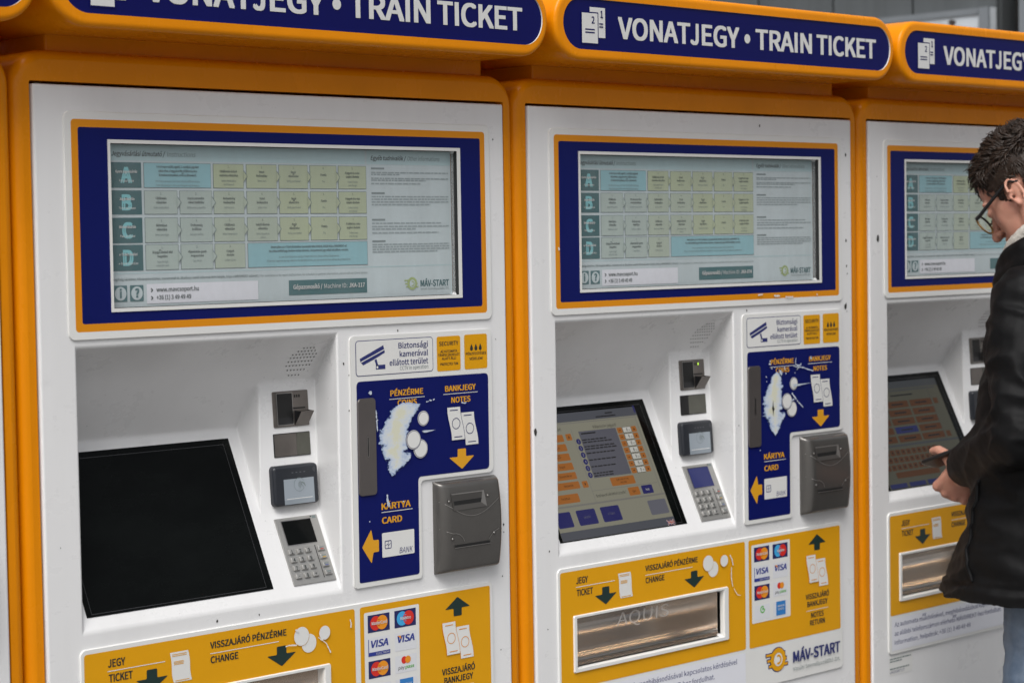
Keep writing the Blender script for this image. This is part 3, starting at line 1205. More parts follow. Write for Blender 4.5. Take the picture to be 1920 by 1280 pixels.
def m_scuff(kind):
    def f():
        h = LH + .0026
        if kind == 0:
            L = [(.724, -.5180, .006), (.726, -.5280, .038), (.716, -.5420, .046), (.703, -.5560, .042), (.697, -.5700, .041), (.695, -.5900, .042), (.698, -.6080, .038), (.700, -.6230, .032), (.696, -.6380, .022), (.693, -.6520, .005)]
        else:
            L = [(.706, -.5200, .004), (.705, -.5380, .022), (.700, -.5560, .030), (.694, -.5800, .037), (.694, -.6020, .041), (.697, -.6180, .037), (.700, -.6340, .027), (.702, -.6480, .015), (.702, -.6620, .004)]
        n = 40
        k = len(L) - 1
        W5 = (-1, -.55, 0, .55, 1)
        vs, wear, fs = [], [], []
        for i in range(n + 1):
            t = i / n * k
            j = min(int(t), k - 1)
            q = t - j
            u, v, r = (L[j][c] * (1 - q) + L[j + 1][c] * q for c in range(3))
            end = min(1.0, min(i, n - i) / 5)
            for w in W5:
                vs.append(front(u + r * w, v, h))
                wear.append((1 - abs(w)) ** .8 * end)
        for i in range(n):
            for j in range(4):
                fs.append(((i + 1) * 5 + j, (i + 1) * 5 + j + 1, i * 5 + j + 1, i * 5 + j))
        me = bpy.data.meshes.new('scraped_patch')
        me.from_pydata(vs, [], fs)
        me.attributes.new('wear', 'FLOAT', 'POINT').data.foreach_set('value', wear)
        me.materials.append(WEAR)
        return me
    return f


def m_hole():
    b = MB()
    b.poly([(.694, -.5840), (.6955, -.5980), (.6985, -.6035), (.6955, -.6070), (.694, -.6190), (.692, -.6060), (.6900, -.6020), (.692, -.5960)], DARKC, LH + .0030)
    return b.mesh('puncture')


def m_scratches(kind):
    def f():
        h = LH + .0034
        if kind == 0:
            blobs = [([(.765, -.5755, .004), (.775, -.5765, .014), (.768, -.5795, .004)], 12, .3, 24), ([(.643, -.4990, .002), (.642, -.5030, .004), (.644, -.5055, .001)], 13, .4, 12),
                     ([(.676, -.6800, .0014), (.679, -.6990, .0030), (.680, -.7020, .001)], 14, .4, 20), ([(.655, -.5330, .0006), (.656, -.5500, .0014), (.657, -.5700, .0006)], 15, .9, 30)]
            lines = [([(.770, -.5255), (.786, -.5235), (.790, -.5220)], .0022), ([(.854, -.5325), (.862, -.5345), (.866, -.5325)], .0028)]
            dots = ((.713, -.6955), (.636, -.7225), (.780, -.5235))
        else:
            blobs = [([(.758, -.5560, .001), (.790, -.5560, .030), (.762, -.5610, .001)], 25, .2, 12)]
            lines = (([(.760, -.5180), (.790, -.5215), (.826, -.5310)], .0030), ([(.770, -.5000), (.767, -.5140), (.776, -.5170), (.786, -.5160)], .0034),
                     ([(.764, -.5330), (.786, -.5130)], .0022), ([(.756, -.5740), (.772, -.5900), (.794, -.6080)], .0036), ([(.748, -.6000), (.752, -.5900), (.762, -.5870)], .0030),
                     ([(.684, -.5020), (.682, -.5110)], .0070), ([(.820, -.5000), (.822, -.5060)], .0050), ([(.715, -.5240), (.722, -.5340)], .0090), ([(.730, -.5180), (.735, -.5330)], .0050))
            dots = ((.672, -.5350), (.673, -.5450), (.690, -.5190), (.700, -.5170), (.650, -.6850))
        out = []
        rng = random.Random(kind + 70)
        for pts, sd, jg, n in blobs:
            b = MB(); blob(b, pts, SCRW, h, sd, jg, n); out.append(b)
        for k, (pts, w) in enumerate(lines):        # ragged scratches of uneven width
            b = MB()
            dense = []
            for (a, c), (d, e) in zip(pts, pts[1:]):
                n = max(2, int(math.hypot(d - a, e - c) / .003))
                for i in range(n):
                    t = i / n
                    dense.append((a + (d - a) * t + rng.uniform(-.0006, .0006), c + (e - c) * t + rng.uniform(-.0006, .0006)))
            dense.append(pts[-1])
            for i in range(len(dense) - 1):
                if rng.random() < .10:
                    continue
                b.line(dense[i:i + 2], w * rng.uniform(.45, 1.1), SCRW, h + .0006 * (k % 3) + i * .00008)
            out.append(b)
        for u, v in dots:
            b = MB()
            b.poly([(u + .0020 * rng.uniform(.4, 1) * math.cos(q), v + .0022 * rng.uniform(.4, 1) * math.sin(q)) for q in [i * .785 for i in range(8)]], SCRW, h)
            out.append(b)
        return out
    return f


# ---------- banknote reader
def bn_front(u, v):
    """bulge of the reader front"""
    t = (v + .7500) / .083
    return .0215 + .0060 * (1 - t * t)


def rim_f(u, v):
    du = max(0.0, min((u - .7880) / .024, 1.0))
    dr = max(0.0, min((.9360 - u) / .014, 1.0))
    dv = max(0.0, min(min(v + .8330, -.6690 - v) / .009, 1.0))
    q = lambda x: math.sqrt(max(0.0, 1 - (1 - x) ** 2.4))
    return q(du) * q(dr) * q(dv)


def m_note_reader():
    b = MB()
    u0, u1, v0, v1 = .7880, .9360, -.8330, -.6690
    nu, nv = 60, 48
    P = []
    for j in range(nv + 1):
        v = v0 + (v1 - v0) * j / nv
        t = (v + .751) / .082
        for i in range(nu + 1):
            s = i / nu
            u = u0 + (u1 - u0) * s
            bl = .034 if True else 0
            f = rim_f(u, v)
            hh = .003 + (.0175 + .0065 * (1 - t * t)) * f
            un = u + .0035 * (1 - t * t) * (s - .1)
            P.append(front(un, v, hh))
    W_ = nu + 1
    fs = []
    for j in range(nv):
        for i in range(nu):
            u = u0 + (u1 - u0) * (i + .5) / nu; v = v0 + (v1 - v0) * (j + .5) / nv
            fs.append((j * W_ + i, j * W_ + i + 1, (j + 1) * W_ + i + 1, (j + 1) * W_ + i))
    b.raw(P, fs, GREYM, True)
    # skirt down to the panel
    edge = [i for i in range(W_)] + [j * W_ + nu for j in range(1, nv + 1)] + [nv * W_ + i for i in range(nu - 1, -1, -1)] + [j * W_ for j in range(nv - 1, 0, -1)]
    E2 = [P[e] for e in edge]
    k = len(E2)
    b.raw(E2 + [(x, 0.0, z) for x, y, z in E2], [(i, k + i, k + (i + 1) % k, (i + 1) % k) for i in range(k)], GREYM, False)
    return b.mesh('banknote_reader')


def bulge(u, v):
    t = (v + .751) / .082
    return .003 + .0175 + .0065 * (1 - t * t)


def m_note_mouth():
    b = MB()
    # mouth laid flush: greys paint lit and shaded slopes round a dark throat
    A = [(.8085, -.6905), (.8890, -.6905), (.8940, -.7195), (.8130, -.7205)]
    I = [(.8125, -.6925), (.8850, -.6925), (.8800, -.7110), (.8155, -.7115)]
    N = 6

    def row(p, q, off):
        r = []
        for i in range(N + 1):
            u = p[0] + (q[0] - p[0]) * i / N; v = p[1] + (q[1] - p[1]) * i / N
            r.append(front(u, v, bulge(u, v) + off))
        return r
    r0 = row(A[0], A[1], .0012); r1 = row(I[0], I[1], .0010); r2 = row((.8140, -.7040), (.8825, -.7035), .0010); r3 = row(I[3], I[2], .0010); r4 = row(A[3], A[2], .0012)
    P = r0 + r1 + r2 + r3 + r4
    k = N + 1
    st = lambda j: [((j + 1) * k + i, (j + 1) * k + i + 1, j * k + i + 1, j * k + i) for i in range(N)]
    b.raw(P, st(0), SEAM)
    b.raw(P, st(1), NMOUTH)
    b.raw(P, st(2), DARKC)
    b.raw(P, st(3), NMOUTH2)
    for a, c in ((0, 0), (N, N)):
        q = [P[a], P[4 * k + c], P[3 * k + c], P[2 * k + c], P[1 * k + c]]
        b.raw(q, [(0, 1, 2, 3, 4)], SEAM if c else NMOUTH)
    return b.mesh('note_slot')


NMOUTH = mat('note_slot_grey', (0.07, 0.066, 0.062), 0.45, metal=0.4)
NMOUTH2 = mat('note_slot_lip', (0.10, 0.095, 0.09), 0.4, metal=0.4)
SEAM = mat('seam_light', (0.24, 0.23, 0.22), 0.4, metal=0.5)


def m_note_details():
    def rd(u, v):
        t = (v + .751) / .082
        f = rim_f(u, v)
        return .003 + (.0175 + .0065 * (1 - t * t)) * f

    def seam(b, pts, w=.0011):
        for (a, c), (d, e) in zip(pts, pts[1:]):
            L = math.hypot(d - a, e - c)
            nx, ny = -(e - c) / L * w / 2, (d - a) / L * w / 2
            q = [(a - nx, c - ny), (d - nx, e - ny), (d + nx, e + ny), (a + nx, c + ny)]
            b.raw([front(u, v, rd(u, v) + .0009) for u, v in q], [(0, 1, 2, 3)], SEAM)
    out = []
    for pts in ([(.790 + .144 * i / 16, -.7040 - .030 * math.sin(math.pi * (i / 16)) ** 1.1 + .002 * i / 16) for i in range(17)],
                [(.790, -.7520), (.800, -.7570), (.810, -.7605), (.818, -.7610), (.827, -.7640), (.834, -.7700), (.838, -.7770)],
                [(.934, -.7610), (.922, -.7625), (.910, -.7670), (.902, -.7740), (.898, -.7790)]):
        b = MB()
        seam(b, pts)
        out.append(b)
    return out


def m_card_slot():
    b = MB()
    b.rect(.8150, .9000, -.7860, -.7818, DARKC, .0274)
    b.rect(.8150, .9010, -.7872, -.7861, SEAM, .0272)
    return b.mesh('card_slot')


def m_bolt():
    b = MB(lambda u, v, h=0: (u, -h, v))
    b.disc(0, 0, .0034, NMOUTH, .0003, n=14)
    b.pillow(-.0022, .0022, -.0022, .0022, .0022, [(0, 0), (.0004, .0008), (.0012, .0012)], STEEL, n=3)
    return b.mesh('bolt')


# ---------- recess fittings
def m_ticket_slot():
    b = MB(pillar)
    b.pillow(.4968, .5728, -.5560, -.4955, .002, [(0, 0), (0, .0018), (.0006, .0024)], SLOTM)
    b.rect(.5040, .5378, -.5525, -.4985, BLACK, .0028)
    b.rect(.5060, .5370, -.5400, -.5000, DARKC, .0031)
    b.outline(.5036, .5384, -.5530, -.4980, .001, .0010, STEEL, .0031)
    b.rect(.5380, .5650, -.5262, -.5240, DARKC, .0031)
    for i in range(3):
        b.rect(.5420 + i * .0048, .5442 + i * .0048, -.5070, -.5022, DARKC, .0031)
    return b.mesh('receipt_slot')


def m_slot_flap():
    b = MB(pillar)
    # bent flap leaning out of the slot
    A = [(.5410, -.5545, .003), (.5690, -.5545, .003), (.5690, -.5300, .022), (.5410, -.5300, .022)]
    P = [pillar(u, v, h) for u, v, h in A] + [pillar(u, v, h - .004) for u, v, h in A]
    b.raw(P, [(0, 1, 2, 3), (3, 2, 6, 7), (0, 3, 7, 4), (1, 5, 6, 2), (4, 7, 6, 5)], SLOTM)
    q = [(.5410, -.5545, .003), (.5410, -.5300, .022), (.5410, -.5290, .003)]
    b.raw([pillar(*x) for x in q], [(0, 1, 2)], BLACK)
    q = [(.5690, -.5545, .003), (.5690, -.5290, .003), (.5690, -.5300, .022)]
    b.raw([pillar(*x) for x in q], [(0, 1, 2)], SLOTM)
    return b.mesh('flap')


def m_led(on):
    def f():
        b = MB(pillar)
        b.rect(.5517, .5539, -.5070, -.5022, LED if on else DARKC, .0035)
        return b.mesh('indicator_lamp')
    return f


def m_scan_window(kind):
    def f():
        b = MB(pillar)
        b.pillow(.4940, .5728, -.6065, -.5665, .0015, [(0, 0), (0, .0010), (.0008, .0013)], BLACK)
        b.rect(.4952, .5718, -.6053, -.5677, OLIVEG if kind else SLOTM, .0017)
        if kind:
            b.rect(.4952, .5180, -.6053, -.5677, DARKC, .0020)
        else:
            b.rect(.5425, .5718, -.6053, -.5677, OLIVEG, .0020)
        return b.mesh('scanner_window')
    return f


OLIVEG = mat('olive_glass', (0.115, 0.115, 0.095), 0.25, metal=0.3, var=0.2, vscale=25)


def m_reader_body():
    b = MB(pillar)
    b.pillow(.4810, .5775, -.6885, -.6200, .0075, [(0, 0), (0, .0075), (.0008, .0100), (.0022, .0118), (.0045, .0126)], NAVYP, n=6)
    for i in range(4):
        b.rect(.5190 + .0085 * i, .5228 + .0085 * i, -.6335, -.6320, NAVL, .0129)
    for k in range(3):
        b.ring(.5630, -.6300, .0022 + .002 * k, .0030 + .002 * k, NAVL, .0129, n=8, a0=-45, a1=45)
    return b.mesh('contactless_reader')


NAVL = mat('reader_marks', (0.10, 0.105, 0.115), 0.4)


def m_reader_display():
    b = MB(pillar)
    h = .0130
    b.rect(.5010, .5660, -.6858, -.6432, LCDW, h)
    b.rect(.5010, .5660, -.6858, -.6790, mat('reader_display_low', (0.25, 0.285, 0.32), 0.25), h + .0003)
    k = h + .0003
    for r0 in (.0035, .0060, .0085):
        b.ring(.5290, -.6535, r0, r0 + .0010, TXTG, k, n=10, a0=-45, a1=45)
    b.ring(.5340, -.6535, .0110, .0117, TXTG, k, n=20, a0=30, a1=330)
    b.poly([(.5390, -.6490), (.5450, -.6510), (.5478, -.6570), (.5468, -.6578), (.5430, -.6530), (.5385, -.6505)], TXTG, k)
    b.line([(.5370, -.6500), (.5425, -.6590)], .0010, TXTG, k)
    b.rect(.5060, .5610, -.6772, -.6762, RIM, k)
    return b.mesh('reader_display')


def m_keypad():
    b = MB(slope)
    b.pillow(.4810, .5720, -.8165, -.7092, .0008, [(0, 0), (0, .0020), (.0004, .0024)], KEYM)
    h = .0027
    b.rect(.5470, .5485, -.8105, -.7575, CAVW, h)
    b.outline(.4918, .5568, -.7545, -.7132, .001, .0014, STEEL, h)
    b.rect(.5560, .5590, -.7128, -.7108, TXTK, h)
    b.rect(.5600, .5680, -.7150, -.7108, TXTG, h)
    return b.mesh('keypad')


def m_key_display(lit):
    def f():
        b = MB(slope)
        b.rect(.4932, .5554, -.7531, -.7146, LCDB if lit else GLASSK, .0031)
        b.rect(.4932, .5554, -.7156, -.7146, BLACK, .0034)
        return b.mesh('keypad_display')
    return f


KEYS = [(.4878, -.7598, '1'), (.5058, -.7598, '2'), (.5238, -.7598, '3'), (.4878, -.7728, '4'), (.5058, -.7728, '5'), (.5238, -.7728, '6'),
        (.4878, -.7858, '7'), (.5058, -.7858, '8'), (.5238, -.7858, '9'), (.4878, -.7988, '-'), (.5058, -.7988, '0'), (.5238, -.7988, '+')]


def m_key(ch, wide, col=None):
    def f():
        b = MB(lambda u, v, h=0: (u, -h / SLN + SLA * v, v + h * SLA / SLN))
        w = .0150 if wide else .0125
        b.pillow(0, w, -.0088, 0, .0012, [(0, 0), (.0004, .0026), (.0012, .0034)], KEYM, n=3)
        k = .0037
        if ch:
            b.text(ch, w / 2, -.0074 if ch not in '-+' else -.0068, .0056, TXTK, k, align='c', bold=.03)
        else:
            b.rect(.003, w - .003, -.0042, -.0026, TXTG, k)
            b.rect(.004, w - .004, -.0070, -.0052, col, k)
        return b.mesh('key')
    return f


KCOL = [mat('key_red', (0.35, 0.06, 0.05), 0.4), mat('key_yellow', (0.40, 0.26, 0.06), 0.4), mat('key_blue', (0.10, 0.12, 0.25), 0.4), mat('key_grey', (0.16, 0.16, 0.16), 0.4)]


def m_grille():
    b = MB()
    rows = [(4, 0), (6, -1), (8, -1.6), (8, -2.1), (8, -2.6), (8, -3.1), (6, -2.6), (4, -2.1)]
    n8 = [4, 6, 8, 8, 8, 8, 6, 4]
    # holes lie on the curved hood, follow its profile
    def hood(v):
        for (y0, v0), (y1, v1) in zip(CEIL, CEIL[1:]):
            if v1 <= v <= v0:
                f = (v0 - v) / (v0 - v1)
                return y0 + (y1 - y0) * f
        return .05
    for j in range(8):
        yv = .030 + j * .0062
        # point on profile at depth yv
        for (y0, v0), (y1, v1) in zip(CEIL, CEIL[1:]):
            if y0 <= yv <= y1:
                f = (yv - y0) / (y1 - y0)
                v = v0 + (v1 - v0) * f
                nv = Vector((0, (v1 - v0), -(y1 - y0))).normalized()
        t = Vector((0, 1, (v1 - v0) / (y1 - y0))).normalized()
        k = n8[j]
        c = .5400
        for i in range(k):
            u = c + (i - (k - 1) / 2) * .0072 + (.0036 if j % 2 else 0) * 0
            P = []
            nn = Vector((0, -t.z, t.y))
            nn = nn if nn.z < 0 else -nn
            for a in range(8):
                an = 2 * math.pi * a / 8
                q = Vector((u - .49, yv, v + ZT)) + Vector((1, 0, 0)) * .0016 * math.cos(an) + t * .0016 * math.sin(an) + nn * .0008
                P.append(q)
            b.raw(P, [tuple(range(8))], GRH)
    return b.mesh('speaker_grille')


GRH = mat('grille_hole', (0.13, 0.13, 0.13), 0.7)


# ---------- touchscreens
def m_screen():
    b = MB(slope)
    b.pillow(.0770, .4382, -.8155, -.5720, .001, [(0, -.0005), (0, .0009)], GLASSK, smooth=False)
    b.outline(.0860, .4250, -.8120, -.5810, .0005, .0009, mat('screen_edge', (0.03, 0.03, 0.032), 0.2), .0012)
    return b.mesh('touchscreen')


def m_picture_tickets():
    b = MB(slope)
    h = .0013
    d = .0003
    b.rect(.0840, .4050, -.8140, -.5850, S_BG, h)
    b.rect(.0840, .4050, -.6017, -.5850, S_BAR, h + d)
    b.rect(.0840, .4050, -.8140, -.7985, S_BAR, h + d)
    b.rect(.0840, .4050, -.7560, -.7528, S_LINE, h + d)
    b.rect(.0840, .4050, -.6052, -.6035, S_LINE, h + d)
    b.rect(.3960, .3975, -.7528, -.6052, S_LINE, h + d)
    b.rect(.2050, .3930, -.7325, -.7316, S_LINE, h + d)
    b.rect(.2060, .2070, -.7528, -.6150, S_LINE, h + d)
    k = h + 2 * d
    for u0, u1, s in ((.0860, .1270, ''), (.1425, .1945, 'pénztár'), (.2095, .2620, 'e-Ticket')):
        b.rect(u0, u1, -.7910, -.7632, S_BL, k, r=.003)
        if s:
            b.text(s, (u0 + u1) / 2, -.7790, .0044, S_GR, k + d, align='c', w=.042)
    b.rect(.3455, .3980, -.7910, -.7635, S_GR, k, r=.003)
    b.rect(.2237, .3300, -.7096, -.6215, S_DB, k)
    rng = random.Random(2)
    for i in range(6):
        v = -.6400 - .01265 * i
        b.disc(.2155, v, .0062, S_BL, k, rv=.0054, n=18)
        b.text(str(i + 1), .2155, v - .0022, .0044, S_WH, k + d, align='c')
        for q in range(2 if i in (0, 1, 5) else 1):
            x = .2260
            vv = v + .0008 - .0046 * q
            while x < .2260 + rng.uniform(.05, .085):
                w = rng.uniform(.006, .014)
                b.rect(x, x + w, vv, vv + .0022, S_TX, k + d)
                x += w + .002
    b.rect(.2290, .2700, -.6275, -.6250, S_TX, k + d)
    for i in range(7):
        v1 = -.6220 - .01285 * i
        b.rect(.3325, .3470, v1 - .0108, v1, S_OR, k, r=.0015)
        b.rect(.3485, .3725, v1 - .0110, v1 + .0003, S_TX, k)
        b.rect(.3492, .3718, v1 - .0103, v1 - .0004, S_WH, k + d)
        b.text('0', .3600, v1 - .0082, .0058, S_TX, k + 2 * d, align='c', bold=.02)
        b.text('db', .3645, v1 - .0082, .0034, S_TX, k + 2 * d)
        b.rect(.3742, .3885, v1 - .0108, v1, S_OR, k, r=.0015)
        b.rect(.3375, .3425, v1 - .0060, v1 - .0048, S_TX, k + d)
        b.poly([(.3790, v1 - .0072), (.3838, v1 - .0072), (.3814, v1 - .0034)], S_TX, k + d)
    b.text('Válasszon jegyet!', .2673, -.6183, .0056, S_TX, k, u1=.3351)
    b.text('Válasszon célállomást!', .1790, -.6168, .0056, S_TX, k, w=.12, align='r')
    b.rect(.2650, .3330, -.7286, -.7128, S_OR, k, r=.002)
    b.text('Egyéb kedvezmény', .2990, -.7192, .0034, S_TX, k + d, align='c', w=.055)
    b.text('választása', .2990, -.7250, .0034, S_TX, k + d, align='c', w=.05)
    b.text('Budapest bérlettel utazik?', .2124, -.7444, .0050, S_TX, k, u1=.2968)
    b.rect(.3042, .3358, -.7500, -.7348, S_OR, k, r=.002)
    b.text('Igen', .3200, -.7445, .0042, S_TX, k + d, align='c')
    b.rect(.3432, .3745, -.7502, -.7343, S_BL, k, r=.002)
    b.text('Nem', .3588, -.7445, .0042, S_WH, k + d, align='c')
    for i in range(6):
        v1 = -.6238 - .01745 * i
        b.rect(.0900, .1780, v1 - .0132, v1, S_OR, k, r=.002)
        b.text(['Budapest', 'Debrecen', 'Győr', 'Szeged', 'Székesfehérvár', 'Kecskemét'][i], .1480, v1 - .0085, .0042, S_TX, k + d, align='c')
    b.rect(.0900, .1650, -.7485, -.7325, S_OR, k, r=.002)
    b.text('Továbbiak', .1280, -.7420, .0042, S_TX, k + d, align='c')
    for v1, up in ((-.6236, 1), (-.7124, -1)):
        b.rect(.1855, .2010, v1 - .0122, v1, S_OR, k, r=.002)
        c = v1 - .0061
        b.poly([(.1912, c - .002 * up), (.1954, c - .002 * up), (.1933, c + .0026 * up)], S_TX, k + d)
    # british flag
    b.rect(.3805, .4005, -.8138, -.8045, S_BL, k)
    for w, m_ in ((.0030, S_WH), (.0014, S_RD)):
        z = k + d * (1 if w > .002 else 3)
        b.line([(.3805, -.8045), (.4005, -.8138)], w * .7, m_, z)
        b.line([(.3805, -.8138), (.4005, -.8045)], w * .7, m_, z + .0001)
    b.rect(.3888, .3922, -.8138, -.8045, S_WH, k + d * 4); b.rect(.3805, .4005, -.8108, -.8075, S_WH, k + d * 4.4)
    b.rect(.3896, .3914, -.8138, -.8045, S_RD, k + d * 5); b.rect(.3805, .4005, -.8100, -.8083, S_RD, k + d * 5.4)
    b.rect(.3995, .4040, -.5965, -.5830, S_BL, k)
    b.rect(.2860, .3430, -.5985, -.5965, S_TX, k)
    b.rect(.3150, .3360, -.5930, -.5908, S_TX, k)
    return b.mesh('screen_picture')


def m_picture_keyboard():
    b = MB(slope)
    h = .0013
    d = .0003
    b.rect(.0840, .4110, -.8140, -.5860, D_BG, h)
    b.rect(.0840, .4110, -.6015, -.5860, D_BAR, h + d)
    b.rect(.0840, .4110, -.7265, -.7220, D_BAR, h + d)
    b.rect(.0840, .3950, -.6075, -.6045, D_BAR, h + d)
    b.rect(.3640, .3652, -.7220, -.6075, D_BAR, h + d)
    k = h + 2 * d
    b.rect(.2150, .3000, -.6185, -.6155, S_TX, k)
    for i in range(5):
        v1 = -.6296 - .01865 * i
        for j in range(4):
            u0 = -.0005 + j * .0930
            u1 = u0 + .0850
            if u1 < .09:
                continue
            b.rect(max(u0, .09), u1, v1 - .0140, v1, D_BL if (i == 3 and j == 2) else D_OR, k, r=.0015)
            b.rect(max(u0, .09) + .02, u1 - .02, v1 - .0085, v1 - .0055, S_TX, k + d)
    for v1 in (-.6302, -.7050):
        b.rect(.3725, .3890, v1 - .0125, v1, D_OR, k, r=.0015)
    for r_ in range(3):
        for c in range(11):
            u0 = .0920 + c * .0205 + r_ * .0030
            v1 = -.7325 - r_ * .0156
            b.rect(u0, u0 + .0165, v1 - .0122, v1, D_OR, k, r=.001)
            b.rect(u0 + .006, u0 + .0105, v1 - .008, v1 - .004, S_TX, k + d)
    b.rect(.1250, .2900, -.7925, -.7800, D_OR, k, r=.0015)
    for u0 in (.0880, .1600, .2300, .3000):
        b.rect(u0, u0 + .062, -.8130, -.8035, D_BL, k)
    return b.mesh('screen_picture')


# ---------- ticket tray and lower labels
PH = .0034


def m_lower_plate():
    b = MB()
    n = 5
    O = (.0556, .9270, -1.1765, -.8612, .010)
    O2 = (.0564, .9262, -1.1757, -.8620, .009)
    k = 4 * (n + 1)
    b.raw([front(u, v, 0) for u, v in rr(*O, n)] + [front(u, v, PH - .0008) for u, v in rr(*O, n)] + [front(u, v, PH) for u, v in rr(*O2, n)],
          [(j * k + i, j * k + (i + 1) % k, (j + 1) * k + (i + 1) % k, (j + 1) * k + i) for j in range(2) for i in range(k)], RIM, True)
    b.frame(O2, (.1030, .5305, -1.0535, -.9595, .001), RIM, PH)
    b.frame((.0612, .6008, -1.0905, -.8686, .005), (.0942, .5450, -1.0622, -.9533, .003), YELLOW, PH + .0004)
    # raised rim of the tray window
    A = (.0942, .5450, -1.0622, -.9533, .003)
    A2 = (.0955, .5437, -1.0609, -.9546, .003)
    I2 = (.1018, .5317, -1.0548, -.9582, .002)
    I = (.1030, .5305, -1.0535, -.9595, .001)
    rings = [(A, PH + .0004), (A2, .0070), (I2, .0070), (I, .0030), (I, -.0122)]
    pts = []
    for q, hh in rings:
        pts += [front(u, v, hh) for u, v in rr(*q, n)]
    b.raw(pts, [(j * k + i, j * k + (i + 1) % k, (j + 1) * k + (i + 1) % k, (j + 1) * k + i) for j in range(4) for i in range(k)], RIM, False)
    b.rect(.6124, .9194, -1.0912, -.8683, YELLOW, PH + .0004, r=.004)
    return b.mesh('ticket_label')


def m_lower_letters():
    h = PH + .0009
    T = dict(bold=.025)
    b, c, d = MB(), MB(), MB()
    b.text('JEGY', .1037, -.8940, .0122, TXTK, h, u1=.1354, **T)
    b.rect(.1026, .2098, -.9007, -.8994, RIM, h)
    b.text('TICKET', .1046, -.9172, .0122, TXTK, h, u1=.1487, **T)
    c.text('VISSZAJÁRÓ PÉNZÉRME', .2974, -.8930, .0108, TXTK, h, u1=.4528, **T)
    c.rect(.2974, .4364, -.9016, -.9003, RIM, h)
    c.text('CHANGE', .2977, -.9168, .0112, TXTK, h, u1=.3529, **T)
    d.text('VISSZAJÁRÓ', .7988, -1.0143, .0112, TXTK, h, u1=.8791, **T)
    d.text('BANKJEGY', .8040, -1.0303, .0112, TXTK, h, u1=.8739, **T)
    d.rect(.8008, .8756, -1.0396, -1.0384, RIM, h)
    d.text('NOTES', .8165, -1.0550, .0112, TXTK, h, u1=.8598, **T)
    d.text('RETURN', .8126, -1.0710, .0112, TXTK, h, u1=.8639, **T)
    return [b, c, d]


def darr(b, cu, v0, v1, up, m, h):
    w, W2 = .0099, .0302
    s = 1 if up else -1
    tip = v1 if up else v0
    base = v0 if up else v1
    mid = tip - s * .0200
    b.poly(roundpoly([(cu - w, base), (cu + w, base), (cu + w, mid), (cu + W2, mid), (cu, tip), (cu - W2, mid), (cu - w, mid)], .002, 2), m, h)


def m_lower_arrows():
    h = PH + .0009
    o = [MB(), MB(), MB()]
    darr(o[0], .1845, -.9428, -.9086, False, GREENB, h)
    darr(o[1], .4418, -.9428, -.9093, False, GREENB, h)
    darr(o[2], .8392, -.9125, -.8785, True, GREENB, h)
    return o


def m_ticket_sym():
    b = MB()
    h = PH + .0009
    L = [(.2192 + .0065 * (i / 8) ** 1.2 + .0012 * math.sin(i / 8 * 6), -.8882 - .0484 * i / 8) for i in range(9)]
    Q = [(u + .0352, v) for u, v in L]
    b.poly(L + Q[::-1], RIM, h)
    for v, a, c in ((-.8912, .004, .032), (-.8938, .004, .032), (-.9030, .007, .026), (-.9052, .007, .026), (-.9074, .007, .026), (-.9335, .009, .036)):
        b.rect(.2192 + a, .2192 + c, v - .0011, v, YELLOW, h + .0003)
    return b.mesh('ticket_symbol')


def m_change_sym():
    b = MB()
    h = PH + .0009
    for cu, cv, r in ((.4996, -.9128, .0158), (.4838, -.8990, .0158), (.5326, -.8996, .0118)):
        b.disc(cu, cv, r + .0008, YELLOW, h, n=28)
        b.disc(cu, cv, r, RIM, h + .0003, n=28)
        h += .0007
    return b.mesh('coin_symbol')


def m_return_sym():
    b = MB()
    notes(b, PH + .0009, OYEL, dx=-.0205, dv=-.3815, q=1.0)
    return b.mesh('note_symbol')


